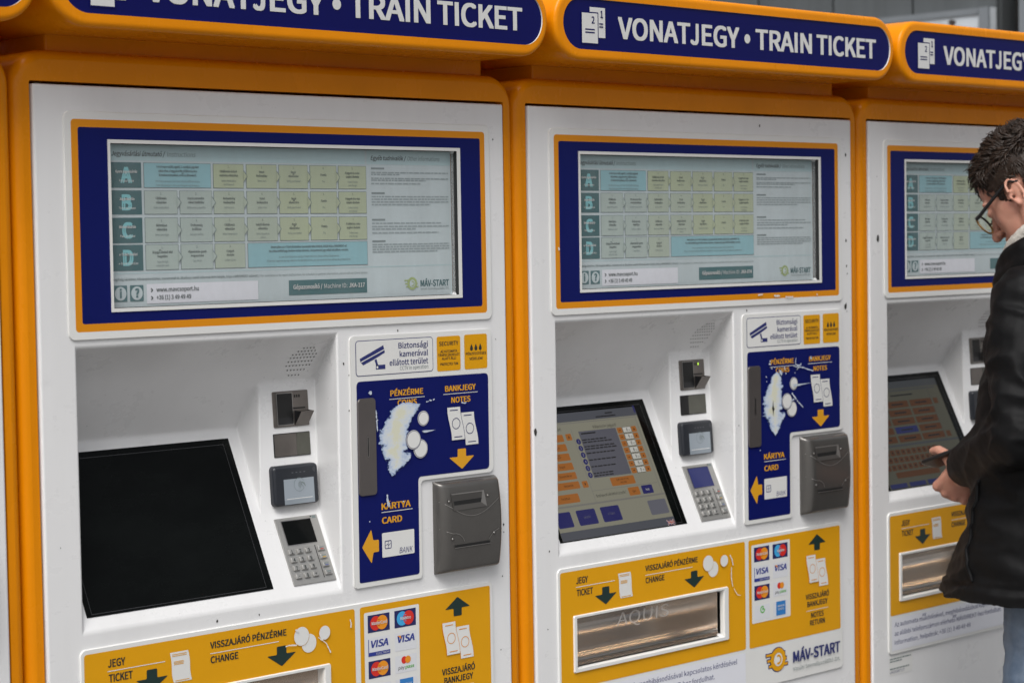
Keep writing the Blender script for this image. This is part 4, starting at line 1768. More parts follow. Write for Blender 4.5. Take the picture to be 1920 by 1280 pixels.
def m_logos():
    b = MB()
    h = PH + .0009
    b.rect(.6208, .7470, -1.0410, -.8790, RIM, h, r=.003)
    d = .0003
    h += d

    def mc(u0, v1, left, right, txt):
        b.rect(u0, u0 + .0495, v1 - .0302, v1, CARDNAVY, h)
        b.disc(u0 + .0175, v1 - .0148, .0125, left, h + d)
        b.disc(u0 + .0320, v1 - .0148, .0125, right, h + 2 * d)
        for i in range(4):
            vv = v1 - .0085 - i * .0036
            b.rect(u0 + .0215, u0 + .0265, vv - .0010, vv, left, h + 3 * d)
        b.text(txt, u0 + .0248, v1 - .0172, .0056, TXTW, h + 4 * d, align='c', w=.044, bold=.02)
    mc(.6288, -.8845, CARDRED, CARDORG, 'MasterCard')
    mc(.6895, -.8845, CARDCYAN, CARDRED, 'Maestro')
    for u0, el in ((.6288, True), (.6895, False)):
        b.rect(u0, u0 + .0495, -.9555, -.9235, mat('card_pale', (0.66, 0.67, 0.70), 0.4), h)
        b.text('VISA', u0 + .006, -.9410, .0125, VISAB, h + d, u1=u0 + .0455, bold=.03, shear=.18)
        if el:
            b.rect(u0, u0 + .0495, -.9555, -.9488, VISAB, h + d)
            b.text('ELECTRON', u0 + .018, -.9540, .0036, TXTW, h + 2 * d, u1=u0 + .047)
            b.rect(u0, u0 + .0015, -.9488, -.9260, VISAB, h + d)
        else:
            b.poly([(u0 + .006, -.9285), (u0 + .013, -.9285), (u0 + .015, -.9350)], CARDORG, h + 2 * d)
    mc(.6288, -.9640, CARDRED, CARDORG, 'MasterCard')
    b.rect(.6895, .7390, -.9942, -.9640, mat('card_pale', (0, 0, 0)), h)
    b.disc(.7100, -.9725, .0065, CARDRED, h + d); b.disc(.7185, -.9725, .0065, CARDORG, h + 2 * d)
    b.text('pay', .6960, -.9880, .0060, TXTK, h + d, u1=.7110, shear=.15)
    b.text('pass', .7120, -.9880, .0060, LGREEN, h + d, u1=.7330, shear=.15, bold=.02)
    b.rect(.6288, .6783, -1.0355, -1.0050, mat('card_pale', (0, 0, 0)), h)
    b.ring(.6545, -1.0150, .0050, .0078, LGREEN, h + d, a0=60, a1=370)
    b.disc(.6560, -1.0140, .0028, LGREEN, h + d, n=12)
    b.rect(.6895, .7390, -1.0355, -1.0050, mat('card_pale', (0, 0, 0)), h)
    b.rect(.6990, .7300, -1.0342, -1.0052, AMEX, h + d)
    b.text('AMERICAN', .7145, -1.0170, .0040, TXTW, h + 2 * d, align='c', w=.028, bold=.01)
    b.text('EXPRESS', .7145, -1.0235, .0040, TXTW, h + 2 * d, align='c', w=.028, bold=.01)
    return b.mesh('card_logos')


def m_oplogo():
    b = MB()
    h = PH + .0005
    emblem(b, .7040, -1.1265, .0200, YELLOW, RIM, h, TXTB)
    b.text('MÁV-START', .7525, -1.1405, .0232, TXTB, h + .0018, u1=.9149, bold=.03, res=5)
    b.text('Vasúti Személyszállító Zrt.', .7522, -1.1580, .0078, TXTG, h + .0018, u1=.9147)
    return b.mesh('operator_logo')


def m_notice():
    b = MB()
    h = PH + .0005
    b.rect(.0655, .5990, -1.1690, -1.0975, PAPERW, h)
    k = h + .0004
    b.text('Az automata működésével, meghibásodásával kapcsolatos kérdésével', .0757, -1.1160, .0098, TXTB, k, u1=.5714)
    b.text('az alábbi telefonszámon elérhető MÁVDIREKT-hez fordulhat.', .0754, -1.1358, .0098, TXTB, k, u1=.5007)
    b.text('Information, helpdesk: +36 (1) 3 49 49 49', .0752, -1.1560, .0098, TXTB, k, u1=.3720)
    return b.mesh('help_notice')


def m_serial():
    b = MB()
    b.rect(.0590, .1460, -1.2240, -1.1820, RIM, .0006)
    h = .0010
    for v, u1 in ((-1.1890, .1405), (-1.1945, .1060), (-1.2110, .1330)):
        x = .0612
        rng = random.Random(int(-v * 1e4))
        while x < u1:
            w = rng.uniform(.006, .014)
            b.rect(x, min(x + w, u1), v, v + .0028, TXTG, h)
            x += w + .002
    b.text('U42439727', .0610, -1.2195, .0058, TXTB, h, u1=.1148)
    return b.mesh('serial_label')


def m_tray():
    b = MB()
    prof = [(.0118, -.9600), (.030, -.9610), (.060, -.9680), (.085, -.9820), (.090, -1.0000), (.082, -1.0180), (.066, -1.0300), (.050, -1.0350), (.046, -1.0400), (.040, -1.0480), (.028, -1.0520), (.0118, -1.0530)]
    u0, u1 = .1035, .5300
    pts = [(u0 - .49, y, v + ZT) for y, v in prof] + [(u1 - .49, y, v + ZT) for y, v in prof]
    k = len(prof)
    b.raw(pts, [(i, k + i, k + i + 1, i + 1) for i in range(k - 1)], STEELW, True)
    b.raw(pts[:k], [tuple(range(k))], STEELW)
    b.raw(pts[k:], [tuple(range(k - 1, -1, -1))], STEELW)
    return b.mesh('ticket_tray')


def m_tray_bar():
    b = MB()
    n = 10
    P = []
    for u in (.104, .5295):
        for i in range(n):
            a = 2 * math.pi * i / n
            P.append((u - .49, .020 + .0045 * math.cos(a), -1.0440 + ZT + .0045 * math.sin(a)))
    b.raw(P, [(i, (i + 1) % n, n + (i + 1) % n, n + i) for i in range(n)], STEEL, True)
    return b.mesh('tray_roller')


def m_tray_lamp():
    b = MB()
    for i in range(13):
        u = .135 + i * .030
        P = [(u - .49 + .004 * math.cos(a), .0160 + .0022 * math.sin(a), -.9612 + ZT) for a in [2 * math.pi * q / 8 for q in range(8)]]
        b.raw(P[::-1], [tuple(range(8))], TLAMP)
    return b.mesh('tray_lamps')


TLAMP = mat('tray_lamp_glow', (1.0, 0.72, 0.45), 0.4, emit=16.0)


def m_etching():
    b = MB(lambda u, v, h=0: (u - .49, .003 + .12 * (v + .962) * -1 - h, v + ZT))
    b.text('AQUIS', .2250, -.9915, .0250, ETCH, 0, u1=.3750)
    return b.mesh('scratched_letters')


ETCH = mat('etched_grey', (0.62, 0.58, 0.54), 0.6, alpha=0.55)


def m_chips(kind):
    def f():
        out = []
        rng = random.Random(90 + kind)
        L = {0: [(.5900, -.4500, .0022), (.7130, -.3985, .0018), (.6010, -.4700, .0012), (.6000, -.5300, .0016), (.9480, -.4240, .0012), (.9600, -.7620, .0022), (.9600, -.7760, .0014), (.9550, -.8560, .0016), (.9490, -.0640, .0018), (.9480, -.9900, .0014), (.3150, -.8510, .0022), (.4000, -.8520, .0018), (.0270, -.7000, .001)],
             1: [(.6670, -.0200, .0024), (.9560, -.0750, .0030), (.9550, -.2580, .0032), (.9560, -.3130, .0026), (.9580, -.3290, .0018), (.6190, -.3970, .0022), (.9520, -.3990, .0058), (.9560, -.4100, .0016), (.0060, -.6000, .0060), (.0370, -.8250, .0018), (.0300, -.9700, .0014), (.5900, -.6300, .0018)],
             2: [(.0300, -.2550, .0060), (.0280, -.1200, .0012)]}.get(kind, [])
        for u, v, r in L:
            n = 9
            b = MB()
            out.append(b)
            b.poly([(u + r * .8 * rng.uniform(.6, 1.2) * math.cos(6.283 * i / n), v + r * 1.25 * rng.uniform(.6, 1.2) * math.sin(6.283 * i / n)) for i in range(n)], CHIP, .0007)
        return out
    return f


def m_yscrape(kind):
    def f():
        h = PH + .0035
        dh = .0054
        if kind == 0:
            L = [([(.4720, -.9120), (.4560, -.9100), (.4480, -.9110)], .0024, h), ([(.5180, -.9050), (.5350, -.9180), (.5440, -.9350)], .0024, h),
                 ([(.4700, -.8860), (.4760, -.8900)], .0030, h), ([(.5880, -.8850), (.5900, -.8920), (.5890, -.8990)], .0036, h)]
        else:
            L = [([(.5500, -.8900), (.5560, -.9000), (.5590, -.9120)], .0028, h), ([(.5540, -.9150), (.5530, -.9350), (.5570, -.9550)], .0026, h),
                 ([(.5610, -.9600), (.5720, -.9740), (.5820, -.9760)], .0016, h), ([(.7020, -.3690), (.7110, -.3697), (.7210, -.3700)], .0050, dh), ([(.7400, -.3725), (.7520, -.3732), (.7650, -.3735)], .0032, dh),
                 ([(.6500, -.3665), (.6650, -.3650)], .0030, dh), ([(.8450, -.3690), (.8480, -.3720)], .0040, dh), ([(.0690, -.2600), (.0705, -.2660)], .0040, dh)]
        out = []
        rng = random.Random(kind + 5)
        for pts, w, hh in L:
            b = MB()
            for k, (p, q) in enumerate(zip(pts, pts[1:])):
                for i in range(4):
                    a = (p[0] + (q[0] - p[0]) * i / 4, p[1] + (q[1] - p[1]) * i / 4 + rng.uniform(-.0004, .0004))
                    c = (p[0] + (q[0] - p[0]) * (i + 1) / 4, p[1] + (q[1] - p[1]) * (i + 1) / 4)
                    b.line([a, c], w * rng.uniform(.5, 1.1), RIM, hh + (k * 4 + i) * .00003)
            out.append(b)
        return out
    return f


# ------------------------------------------------------------------ assemble the row of machines
LABELS = {
    -1: 'ticket machine of which only a narrow orange strip and its rounded sign end show',
    0: 'white and orange ticket machine with a dead black screen, machine number JKA-117',
    1: 'white and orange ticket machine with lit ticket selection screen, machine number JKA-074',
    2: 'white and orange ticket machine used by the person in black jacket, keyboard on its screen'}


def make_machine(i):
    t = thing('ticket_machine', LABELS[i], 'ticket machine', (i * PITCH + .49, 0, 0), 0, 'ticket machines standing in a row')
    part('housing', 'housing', t, m_housing)
    pn = part('panel', 'front_panel', t, m_panel)
    if i in (0, 1, 2):
        parts('chips%d' % i, 'paint_chip', pn, m_chips(i))
    sg = part('sign', 'roof_sign', t, m_sign_body)
    part('signface', 'sign_face', sg, m_sign_face)
    part('signtext', 'lettering', sg, m_sign_letters)
    part('signicon', 'ticket_symbol', sg, m_sign_icon)
    part('neck', 'sign_neck', t, m_neck)
    df = part('dframe', 'display_frame', t, m_disp_frame)
    part('sheet', 'instruction_sheet', df, m_sheet)
    part('glass', 'display_glass', df, m_glass)
    if i in (0, 1):
        part('id%d' % i, 'machine_number', df, m_machine_id(('JKA-117', 'JKA-074')[i]))
    pl = part('pay', 'payment_label', t, m_pay_label)
    parts('paytext', 'lettering', pl, m_pay_letters)
    part('coins', 'coin_symbol', pl, m_coins)
    part('notesym', 'note_symbol', pl, m_notes)
    parts('payarr', 'arrow_symbol', pl, m_pay_arrows)
    part('cardsym', 'card_symbol', pl, m_card_symbol)
    part('cctv', 'camera_notice', pl, m_cctv)
    part('sec', 'security_sticker', pl, m_security)
    part('ink', 'ink_sticker', pl, m_ink)
    if i in (0, 1):
        part('scuff%d' % i, 'scraped_patch', pl, m_scuff(i), ('broad pale scraped patch beside the coins', 'narrow scraped patch with a dark hole')[i])
        parts('scr%d' % i, 'scratch', pl, m_scratches(i))
    if i == 1:
        part('hole', 'puncture', pl, m_hole)
    part('coin', 'coin_slot', t, m_coin_plate)
    nr = part('note', 'banknote_reader', t, m_note_reader)
    part('mouth', 'note_slot', nr, m_note_mouth)
    part('cardslot', 'card_slot', nr, m_card_slot)
    parts('seams', 'seam', nr, m_note_details)
    for u, v in ((.8040, -.7030), (.8985, -.7010), (.8095, -.7700), (.9110, -.7690)):
        o = part('bolt', 'bolt', nr, m_bolt)
        o.location = front(u, v, bulge(u, v) + .0004)
    rs = part('rslot', 'receipt_slot', t, m_ticket_slot)
    part('flap', 'flap', rs, m_slot_flap)
    part('led%d' % (i == 1), 'indicator_lamp', rs, m_led(i == 1))
    part('scan%d' % (i == 1), 'scanner_window', t, m_scan_window(i == 1))
    rd = part('reader', 'contactless_reader', t, m_reader_body)
    part('rdisp', 'reader_display', rd, m_reader_display)
    kp = part('keypad', 'keypad', t, m_keypad)
    part('kdisp%d' % (i == 1), 'keypad_display', kp, m_key_display(i == 1))
    for u, v, ch in KEYS:
        o = part('key' + ch, 'key', kp, m_key(ch, False))
        o.location = slope(u, v, .0026)
    for q in range(4):
        o = part('keyc%d' % q, 'key', kp, m_key('', True, KCOL[q]))
        o.location = slope(.5505, -.7598 - .013 * q, .0026)
    part('grille', 'speaker_grille', t, m_grille)
    ts = part('screen', 'touchscreen', t, m_screen)
    if i == 1:
        part('pic1', 'screen_picture', ts, m_picture_tickets)
    if i == 2:
        part('pic2', 'screen_picture', ts, m_picture_keyboard)
    lp = part('lower', 'ticket_label', t, m_lower_plate)
    parts('ltext', 'lettering', lp, m_lower_letters)
    parts('larr', 'arrow_symbol', lp, m_lower_arrows)
    part('tsym', 'ticket_symbol', lp, m_ticket_sym)
    part('csym', 'coin_symbol', lp, m_change_sym)
    part('nsym', 'note_symbol', lp, m_return_sym)
    part('logos', 'card_logos', lp, m_logos)
    part('oplogo', 'operator_logo', lp, m_oplogo)
    part('notice', 'help_notice', lp, m_notice)
    if i in (0, 1):
        parts('ysc%d' % i, 'scratch', lp, m_yscrape(i))
    tr = part('tray', 'ticket_tray', t, m_tray)
    part('roller', 'tray_roller', tr, m_tray_bar)
    part('tlamp', 'tray_lamps', tr, m_tray_lamp)
    if i == 1:
        part('etch', 'scratched_letters', tr, m_etching)
    part('serial', 'serial_label', t, m_serial)
    return t


for i in (-1, 0, 1, 2):
    make_machine(i)
#PERSON#
# ------------------------------------------------------------------ the person at the third machine
def seg(bm, a, b, ra, rb, n=16, k=7):
    """round tapered limb between two joints, with ball ends"""
    a = Vector(a); b = Vector(b)
    d = (b - a)
    L = d.length
    q = d.to_track_quat('Z', 'Y').to_matrix()
    rings = []
    for i in range(5):                       # ball at a
        t = R(-80 + 80 * i / 4)
        rings.append((a + q @ Vector((0, 0, ra * math.sin(t))), ra * math.cos(t)))
    for i in range(1, k):
        f = i / k
        rings.append((a + d * f, ra + (rb - ra) * f))
    for i in range(5):
        t = R(80 * i / 4)
        rings.append((b + q @ Vector((0, 0, rb * math.sin(t))), rb * math.cos(t)))
    vs = []
    for c, r in rings:
        vs.append([bm.verts.new(c + q @ Vector((r * math.cos(2 * math.pi * j / n), r * math.sin(2 * math.pi * j / n), 0))) for j in range(n)])
    for r0, r1 in zip(vs, vs[1:]):
        for j in range(n):
            bm.faces.new((r0[j], r0[(j + 1) % n], r1[(j + 1) % n], r1[j]))
    bm.faces.new(vs[0][::-1])
    bm.faces.new(vs[-1])


def chain(bm, pts):
    for p, q in zip(pts, pts[1:]):
        seg(bm, p[:3], q[:3], p[3], q[3])


def ell(bm, c, r, rot=None):
    m = Matrix.Translation(Vector(c)) @ (rot.to_4x4() if rot else Matrix.Identity(4)) @ Matrix.Diagonal((r[0], r[1], r[2], 1))
    bmesh.ops.create_uvsphere(bm, u_segments=24, v_segments=16, radius=1, matrix=m)


def loft(bm, rows, n=40, e=2.3):
    """closed stack of superellipse sections (z, cx, cy, rx, ry)"""
    vs = []
    for z, cx, cy, rx, ry in rows:
        ring = []
        for j in range(n):
            t = 2 * math.pi * j / n
            c, s = math.cos(t), math.sin(t)
            ring.append(bm.verts.new((cx + rx * math.copysign(abs(c) ** (2 / e), c), cy + ry * math.copysign(abs(s) ** (2 / e), s), z)))
        vs.append(ring)
    for r0, r1 in zip(vs, vs[1:]):
        for j in range(n):
            bm.faces.new((r0[j], r0[(j + 1) % n], r1[(j + 1) % n], r1[j]))
    bm.faces.new(vs[0][::-1])
    bm.faces.new(vs[-1])


def fuse(bm, name, m, voxel, smooth=6):
    me = bpy.data.meshes.new(name)
    bm.to_mesh(me)
    bm.free()
    me = applied(me, [('REMESH', dict(mode='VOXEL', voxel_size=voxel, use_smooth_shade=True)), ('SMOOTH', dict(factor=.5, iterations=smooth))])
    me.name = name
    me.materials.clear()
    me.materials.append(m)
    me.polygons.foreach_set('use_smooth', [True] * len(me.polygons))
    return me


def wrinkle(me, fn):
    co = [v.co.copy() for v in me.vertices]
    nn = [v.normal.copy() for v in me.vertices]
    for v, c, n in zip(me.vertices, co, nn):
        v.co = c + n * fn(c)
    me.update()


def fbm(p, o=4):
    return noise.fractal(p, 1.0, 2.1, o)


SKIN = mat('skin', (0.50, 0.265, 0.19), 0.48, spec=0.35, var=0.22, vscale=28, col2=(0.44, 0.20, 0.145), bump=0.12, bscale=600)
SKIN.node_tree.nodes['Principled BSDF'].inputs['Subsurface Weight'].default_value = 0.12
SKIN.node_tree.nodes['Principled BSDF'].inputs['Subsurface Radius'].default_value = (0.012, 0.005, 0.003)
HAIR = mat('hair_brown', (0.030, 0.0180, 0.0120), 0.46, spec=0.30, var=0.5, vscale=60)
CLOTH = mat('jacket_black', (0.0034, 0.0036, 0.0042), 0.58, spec=0.17, var=0.25, vscale=20, bump=0.25, bscale=1400)
FLEECE = mat('fleece_white', (0.58, 0.55, 0.50), 0.95, spec=0.1, var=0.25, vscale=120, bump=0.9, bscale=260)
DENIM = mat('denim', (0.095, 0.135, 0.20), 0.85, spec=0.15, var=0.7, vscale=14, col2=(0.20, 0.25, 0.32), bump=0.5, bscale=1100)
SHOE = mat('shoe_dark', (0.02, 0.02, 0.022), 0.6)
RIMG = mat('spectacle_gold', (0.20, 0.115, 0.035), 0.3, spec=0.5)
TEMPLE = mat('spectacle_black', (0.010, 0.010, 0.011), 0.3)
LENS = mat('spectacle_lens', (0.75, 0.85, 0.82), 0.02, alpha=0.16, spec=0.6)
PHONE = mat('phone_black', (0.010, 0.0095, 0.010), 0.35)
ZIPM = mat('collar_edge', (0.16, 0.13, 0.10), 0.6)

PO = Vector((2.165, -.425, 0))          # where the person stands, facing the machines (+y)
HC = Vector((-.018, .070, 1.690))       # middle of the head
HR = Matrix.Rotation(R(-36), 3, 'X') @ Matrix.Rotation(R(3), 3, 'Z')


def hd(x, y, z):
    return HC + HR @ Vector((x, y, z))


# joints of the left arm (the near one) and the right arm
SHL, ELL, WRL = Vector((-.185, -.015, 1.455)), Vector((-.250, -.060, 1.205)), Vector((-.066, .190, 1.112))
SHR, ELR, WRR = Vector((.185, -.015, 1.455)), Vector((.250, -.02, 1.160)), Vector((.170, .150, 1.060))


def hand(bm, wr, el, side, curl=1.0):
    fa = (wr - el).normalized()
    f = Vector((-side * .22, .60, -.72)).normalized()
    t = Vector((side * .35, .85, .35))
    t = (t - f * t.dot(f)).normalized()
    s = f.cross(t) * side
    chain(bm, [(*(wr - fa * .06), .027), (*wr, .0265)])
    chain(bm, [(*wr, .0265), (*(wr + f * .03), .028)])
    M3 = Matrix((f, s, t)).transposed()
    ell(bm, wr + f * .055, (.048, .0175, .040), M3)
    for k, (tt, fl) in enumerate(((.033, 1.0), (.011, 1.08), (-.011, 1.0), (-.031, .82))):
        r = (.0098, .0098, .0093, .0083)[k]
        m = wr + f * (.088 - .004 * abs(k - 1)) + t * tt + s * .004
        chain(bm, [(*(wr + f * .035 + t * tt * .7), .012), (*m, r + .0022)])
        p1 = m + (f * .45 - s * .85 - t * .05).normalized() * .040 * fl
        p2 = p1 + (-s * .95 - f * .25 + t * .05).normalized() * .026 * fl
        p3 = p2 + (-f * .80 - s * .35).normalized() * .020 * fl
        chain(bm, [(*m, r + .0030), (*p1, r + .0004), (*p2, r - .0008), (*p3, r - .0016)])
    a = wr + f * .022 + t * .024 - s * .004
    b = a + (-f * .10 + t * .85 - s * .50).normalized() * .030
    c = b + (f * .20 + t * .60 - s * .30).normalized() * .024
    d = c + (f * .50 + t * .35 - s * .20).normalized() * .018
    chain(bm, [(*a, .0165), (*b, .0125), (*c, .0108), (*d, .0088)])
    return f, s, t


def build_person():
    bm = bmesh.new()
    # head
    sk = lambda c, r, rot=None: ell(bm, hd(*c), r, HR @ rot if rot else HR)
    sk((0, -.018, .030), (.0755, .096, .086))
    sk((0, .030, -.020), (.066, .062, .085))
    sk((0, .020, .040), (.066, .074, .062))
    for sx in (-1, 1):
        sk((sx * .036, .048, -.034), (.026, .028, .040))
        sk((sx * .034, .030, -.058), (.029, .046, .044))
        sk((sx * .028, .0785, .020), (.024, .010, .0085))
        sk((sx * .032, .0790, -.001), (.0135, .0125, .0105))
        chain(bm, [(*hd(sx * .058, -.006, -.040), .017), (*hd(sx * .050, .010, -.076), .018), (*hd(sx * .022, .064, -.098), .016)])
        # ear: curled rim, bowl and lobe
        rim = []
        for i in range(11):
            a = R(-70 + 24 * i)
            rim.append((*hd(sx * (.0770 + .011 * (1 + math.cos(a + R(150))) * .5), -.012 - .0125 * math.cos(a) + .004 * math.sin(a), -.012 + .0285 * math.sin(a)), .0036))
        chain(bm, rim)
        sk((sx * .0755, -.011, -.013), (.005, .010, .020))
        chain(bm, [(*hd(sx * .080, .001, -.028), .0046), (*hd(sx * .079, -.004, -.039), .0058)])
        chain(bm, [(*hd(sx * .079, .004, -.006), .004), (*hd(sx * .080, .006, -.018), .0044)])
        sk((sx * .0115, .1000, -.038), (.0075, .0095, .0070))
    chain(bm, [(*hd(0, .086, .012), .0085), (*hd(0, .100, -.012), .0092), (*hd(0, .1150, -.037), .0112)])
    sk((0, .1120, -.0370), (.0120, .0110, .0095))
    sk((0, .0835, -.0600), (.024, .012, .014))
    sk((0, .0935, -.0590), (.0190, .0065, .0048))
    sk((0, .0915, -.0690), (.0170, .0065, .0052))
    sk((0, .0780, -.0960), (.023, .018, .0165))
    # neck, trunk, limbs under the clothes
    chain(bm, [(*hd(0, -.025, -.045), .056), (0, -.005, 1.585, .056), (0, -.02, 1.50, .066)])
    loft(bm, [(.86, 0, -.03, .10, .07), (.95, 0, -.03, .155, .10), (1.10, 0, -.025, .135, .095), (1.28, 0, -.03, .150, .100), (1.40, 0, -.03, .165, .095), (1.48, 0, -.03, .14, .07), (1.52, 0, -.025, .07, .06)])
    for sh, el, wr in ((SHL, ELL, WRL), (SHR, ELR, WRR)):
        chain(bm, [(*sh, .050), (*el, .038), (*wr, .026)])
    for sx in (-1, 1):
        chain(bm, [(sx * .085, -.03, .90, .080), (sx * .095, -.005, .50, .052), (sx * .10, -.045, .10, .036)])
        chain(bm, [(sx * .10, -.05, .06, .034), (sx * .115, .10, .035, .028)])
    fr = hand(bm, WRL, ELL, -1)
    hand(bm, WRR, ELR, 1)
    me = fuse(bm, 'person', SKIN, .0030, 5)
    body = link('person', me, None, PO)
    body['label'] = 'young person in black jacket, jeans and glasses bending over a ticket machine keyboard screen'
    body['category'] = 'person'

    # jacket
    bm = bmesh.new()
    loft(bm, [(.852, .0, .022, .256, .222), (.90, 0, .016, .250, .208), (.95, 0, .008, .243, .192), (1.00, 0, .000, .236, .178), (1.12, 0, -.005, .226, .164), (1.25, 0, -.012, .226, .158), (1.36, 0, -.018, .224, .150), (1.44, 0, -.02, .204, .128), (1.50, 0, -.015, .150, .105), (1.545, 0, -.005, .100, .088), (1.56, 0, 0, .085, .078)], e=2.2)
    for sh, el, wr, sx in ((SHL, ELL, WRL, -1), (SHR, ELR, WRR, 1)):
        f = (wr - el).normalized()
        chain(bm, [(*(sh + Vector((-sx * .03, 0, .01))), .078), (*(sh + (el - sh) * .5 + Vector((sx * .004, 0, 0))), .074), (*el, .070), (*(el + f * .10), .066), (*(wr - f * .055), .058), (*(wr - f * .012), .049)])
    jm = fuse(bm, 'jacket', CLOTH, .0062, 5)

    def jw(c):
        big = fbm(Vector((c.x * 5, c.y * 5, c.z * 6.5 + 3)), 3) * .006
        fold = abs(noise.noise(Vector((c.x * 9 + 4, c.y * 9, c.z * 22 + c.x * 14)))) * -.015
        fine = fbm(Vector((c.x * 40, c.y * 40, c.z * 60)), 2) * .0012
        de = min((c - ELL).length, (c - ELR).length)
        k = 1.0 + 1.6 * max(0, 1 - de / .16)
        hem = -.006 * math.exp(-((c.z - .892) / .006) ** 2) if abs(c.x) < .3 and c.y < .3 else 0
        return big + fold * k + fine + hem
    wrinkle(jm, jw)
    jk = link('jacket', jm, body)
    # cuffs
    for wr, el in ((WRL, ELL), (WRR, ELR)):
        bm = bmesh.new()
        f = (wr - el).normalized()
        chain(bm, [(*(wr - f * .035), .0505), (*(wr - f * .004), .0470)])
        cm = fuse(bm, 'cuff', CLOTH, .005, 3)
        wrinkle(cm, lambda c: fbm(c * 40, 2) * .0015)
        link('cuff', cm, jk)
    # pocket welt and front placket laid on the jacket surface
    from mathutils.bvhtree import BVHTree
    bv = BVHTree.FromPolygons([v.co for v in jm.vertices], [tuple(p.vertices) for p in jm.polygons])

    def welt(name, pts, r, off=.001):
        bm = bmesh.new()
        P = []
        for p in pts:
            q = bv.find_nearest(Vector(p))
            P.append((*(q[0] + q[1] * off), r))
        chain(bm, P)
        me = bpy.data.meshes.new(name)
        bm.to_mesh(me); bm.free()
        me.materials.append(CLOTH)
        for p in me.polygons:
            p.use_smooth = True
        link(name, me, jk)
    welt('pocket', [(-.24, .075 + .03 * math.sin(i / 19 * 3.1), .905 + .010 * i) for i in range(20)], .0040)
    welt('pocket', [(.24, .075 + .03 * math.sin(i / 19 * 3.1), .905 + .010 * i) for i in range(20)], .0040)
    welt('placket', [(.012, .25, .87 + .035 * i) for i in range(19)], .0065)
    # collar and fleece lining
    bm = bmesh.new()
    ring = []
    for i in range(33):
        a = R(118 + 304 * i / 32)
        ring.append((.104 * math.cos(a), .010 + .104 * math.sin(a), 1.572 - .050 * max(0, math.sin(a)) + .012 * max(0, -math.sin(a)), .026))
    chain(bm, ring)
    ring = [(x * 1.06, y * 1.06 - .002, z - .028, r) for x, y, z, r in ring]
    chain(bm, ring)
    cm = fuse(bm, 'collar', CLOTH, .005, 5)
    wrinkle(cm, lambda c: fbm(c * 16, 3) * .005)
    co = link('collar', cm, jk)
    bm = bmesh.new()
    ring = []
    for i in range(33):
        a = R(108 + 324 * i / 32)
        ring.append((.084 * math.cos(a), .016 + .086 * math.sin(a), 1.607 - .052 * max(0, math.sin(a)) + .008 * max(0, -math.sin(a)), .0210))
    chain(bm, ring)
    fm = fuse(bm, 'fleece_lining', FLEECE, .0035, 3)
    wrinkle(fm, lambda c: fbm(c * 45, 2) * .0022 + fbm(c * 260, 2) * .0012)
    link('fleece_lining', fm, co)
    # jeans and shoes
    bm = bmesh.new()
    loft(bm, [(.80, 0, -.02, .175, .115), (.90, 0, -.02, .180, .120), (.98, 0, -.02, .165, .115)])
    for sx in (-1, 1):
        chain(bm, [(sx * .088, -.022, .86, .096), (sx * .098, .0, .52, .072), (sx * .102, -.035, .12, .062)])
    dm = fuse(bm, 'jeans', DENIM, .007, 4)
    wrinkle(dm, lambda c: fbm(Vector((c.x * 10, c.y * 10, c.z * 18)), 4) * .006)
    link('jeans', dm, body)
    for sx in (-1, 1):
        bm = bmesh.new()
        ell(bm, (sx * .115, .055, .045), (.046, .150, .044))
        ell(bm, (sx * .108, -.045, .070), (.042, .055, .068))
        bmesh.ops.create_cube(bm, size=1, matrix=Matrix.Translation((sx * .113, .035, .014)) @ Matrix.Diagonal((.084, .270, .026, 1)))
        link('shoe', fuse(bm, 'shoe', SHOE, .006, 4), body)

    # hair: dark cap on the skull and many curling tapered locks
    rng = random.Random(11)
    E0 = Vector((0, -.018, .030)); ER = Vector((.0775, .098, .0885))

    def hairy(p):
        x, y, z = p
        if y > .055:
            return z > .062 - .25 * (abs(x) - .03 if abs(x) > .03 else 0)
        if y > .012:
            return z > .024 - (.055 if .010 < y < .034 and abs(x) > .045 else 0)
        if y > -.035:
            return z > .018
        return z > -.055 - y * .2
    hb = MB(None)
    nu, nv = 60, 36
    for i in range(nv):
        for j in range(nu):
            P = []
            ok = True
            for (di, dj) in ((0, 0), (0, 1), (1, 1), (1, 0)):
                th = math.pi * (i + di) / nv; ph = 2 * math.pi * (j + dj) / nu
                d = Vector((math.sin(th) * math.cos(ph), math.sin(th) * math.sin(ph), math.cos(th)))
                p = E0 + Vector((d.x * ER.x, d.y * ER.y, d.z * ER.z))
                ok = ok and hairy(p)
                P.append(hd(*(p * 1.0 + d * (.004 + .003 * noise.noise(p * 60)))))
            if ok:
                hb.raw(P, [(0, 3, 2, 1)] if False else [(0, 1, 2, 3)], HAIR, True)
    cnt = 0
    while cnt < 5200:
        d = Vector((rng.gauss(0, 1), rng.gauss(0, 1), rng.gauss(.35, 1))).normalized()
        p = E0 + Vector((d.x * ER.x, d.y * ER.y, d.z * ER.z))
        if not hairy(p):
            continue
        cnt += 1
        top = max(0.0, min(1.0, (p.z - .045) / .05))
        frontness = max(0.0, min(1.0, (p.y + .01) / .07))
        L = (.013 + .034 * top + .022 * top * frontness) * rng.uniform(.75, 1.2)
        cl = Vector((noise.noise(p * 26), noise.noise(p * 26 + Vector((7, 0, 0))), noise.noise(p * 26 + Vector((0, 9, 0)))))
        flow = Vector((d.x * .4, .60 * top + .35 * frontness - .15 * (1 - top), -.70 * (1 - top) + .05)) + cl * 1.1 + Vector((rng.uniform(-.18, .18), rng.uniform(-.18, .18), 0))
        flow = flow - d * flow.dot(d)
        dr = (d * (.22 + .28 * top + .10 * frontness) + flow.normalized() * .85).normalized()
        sd = dr.cross(d)
        sd = sd.normalized() if sd.length > 1e-4 else Vector((1, 0, 0))
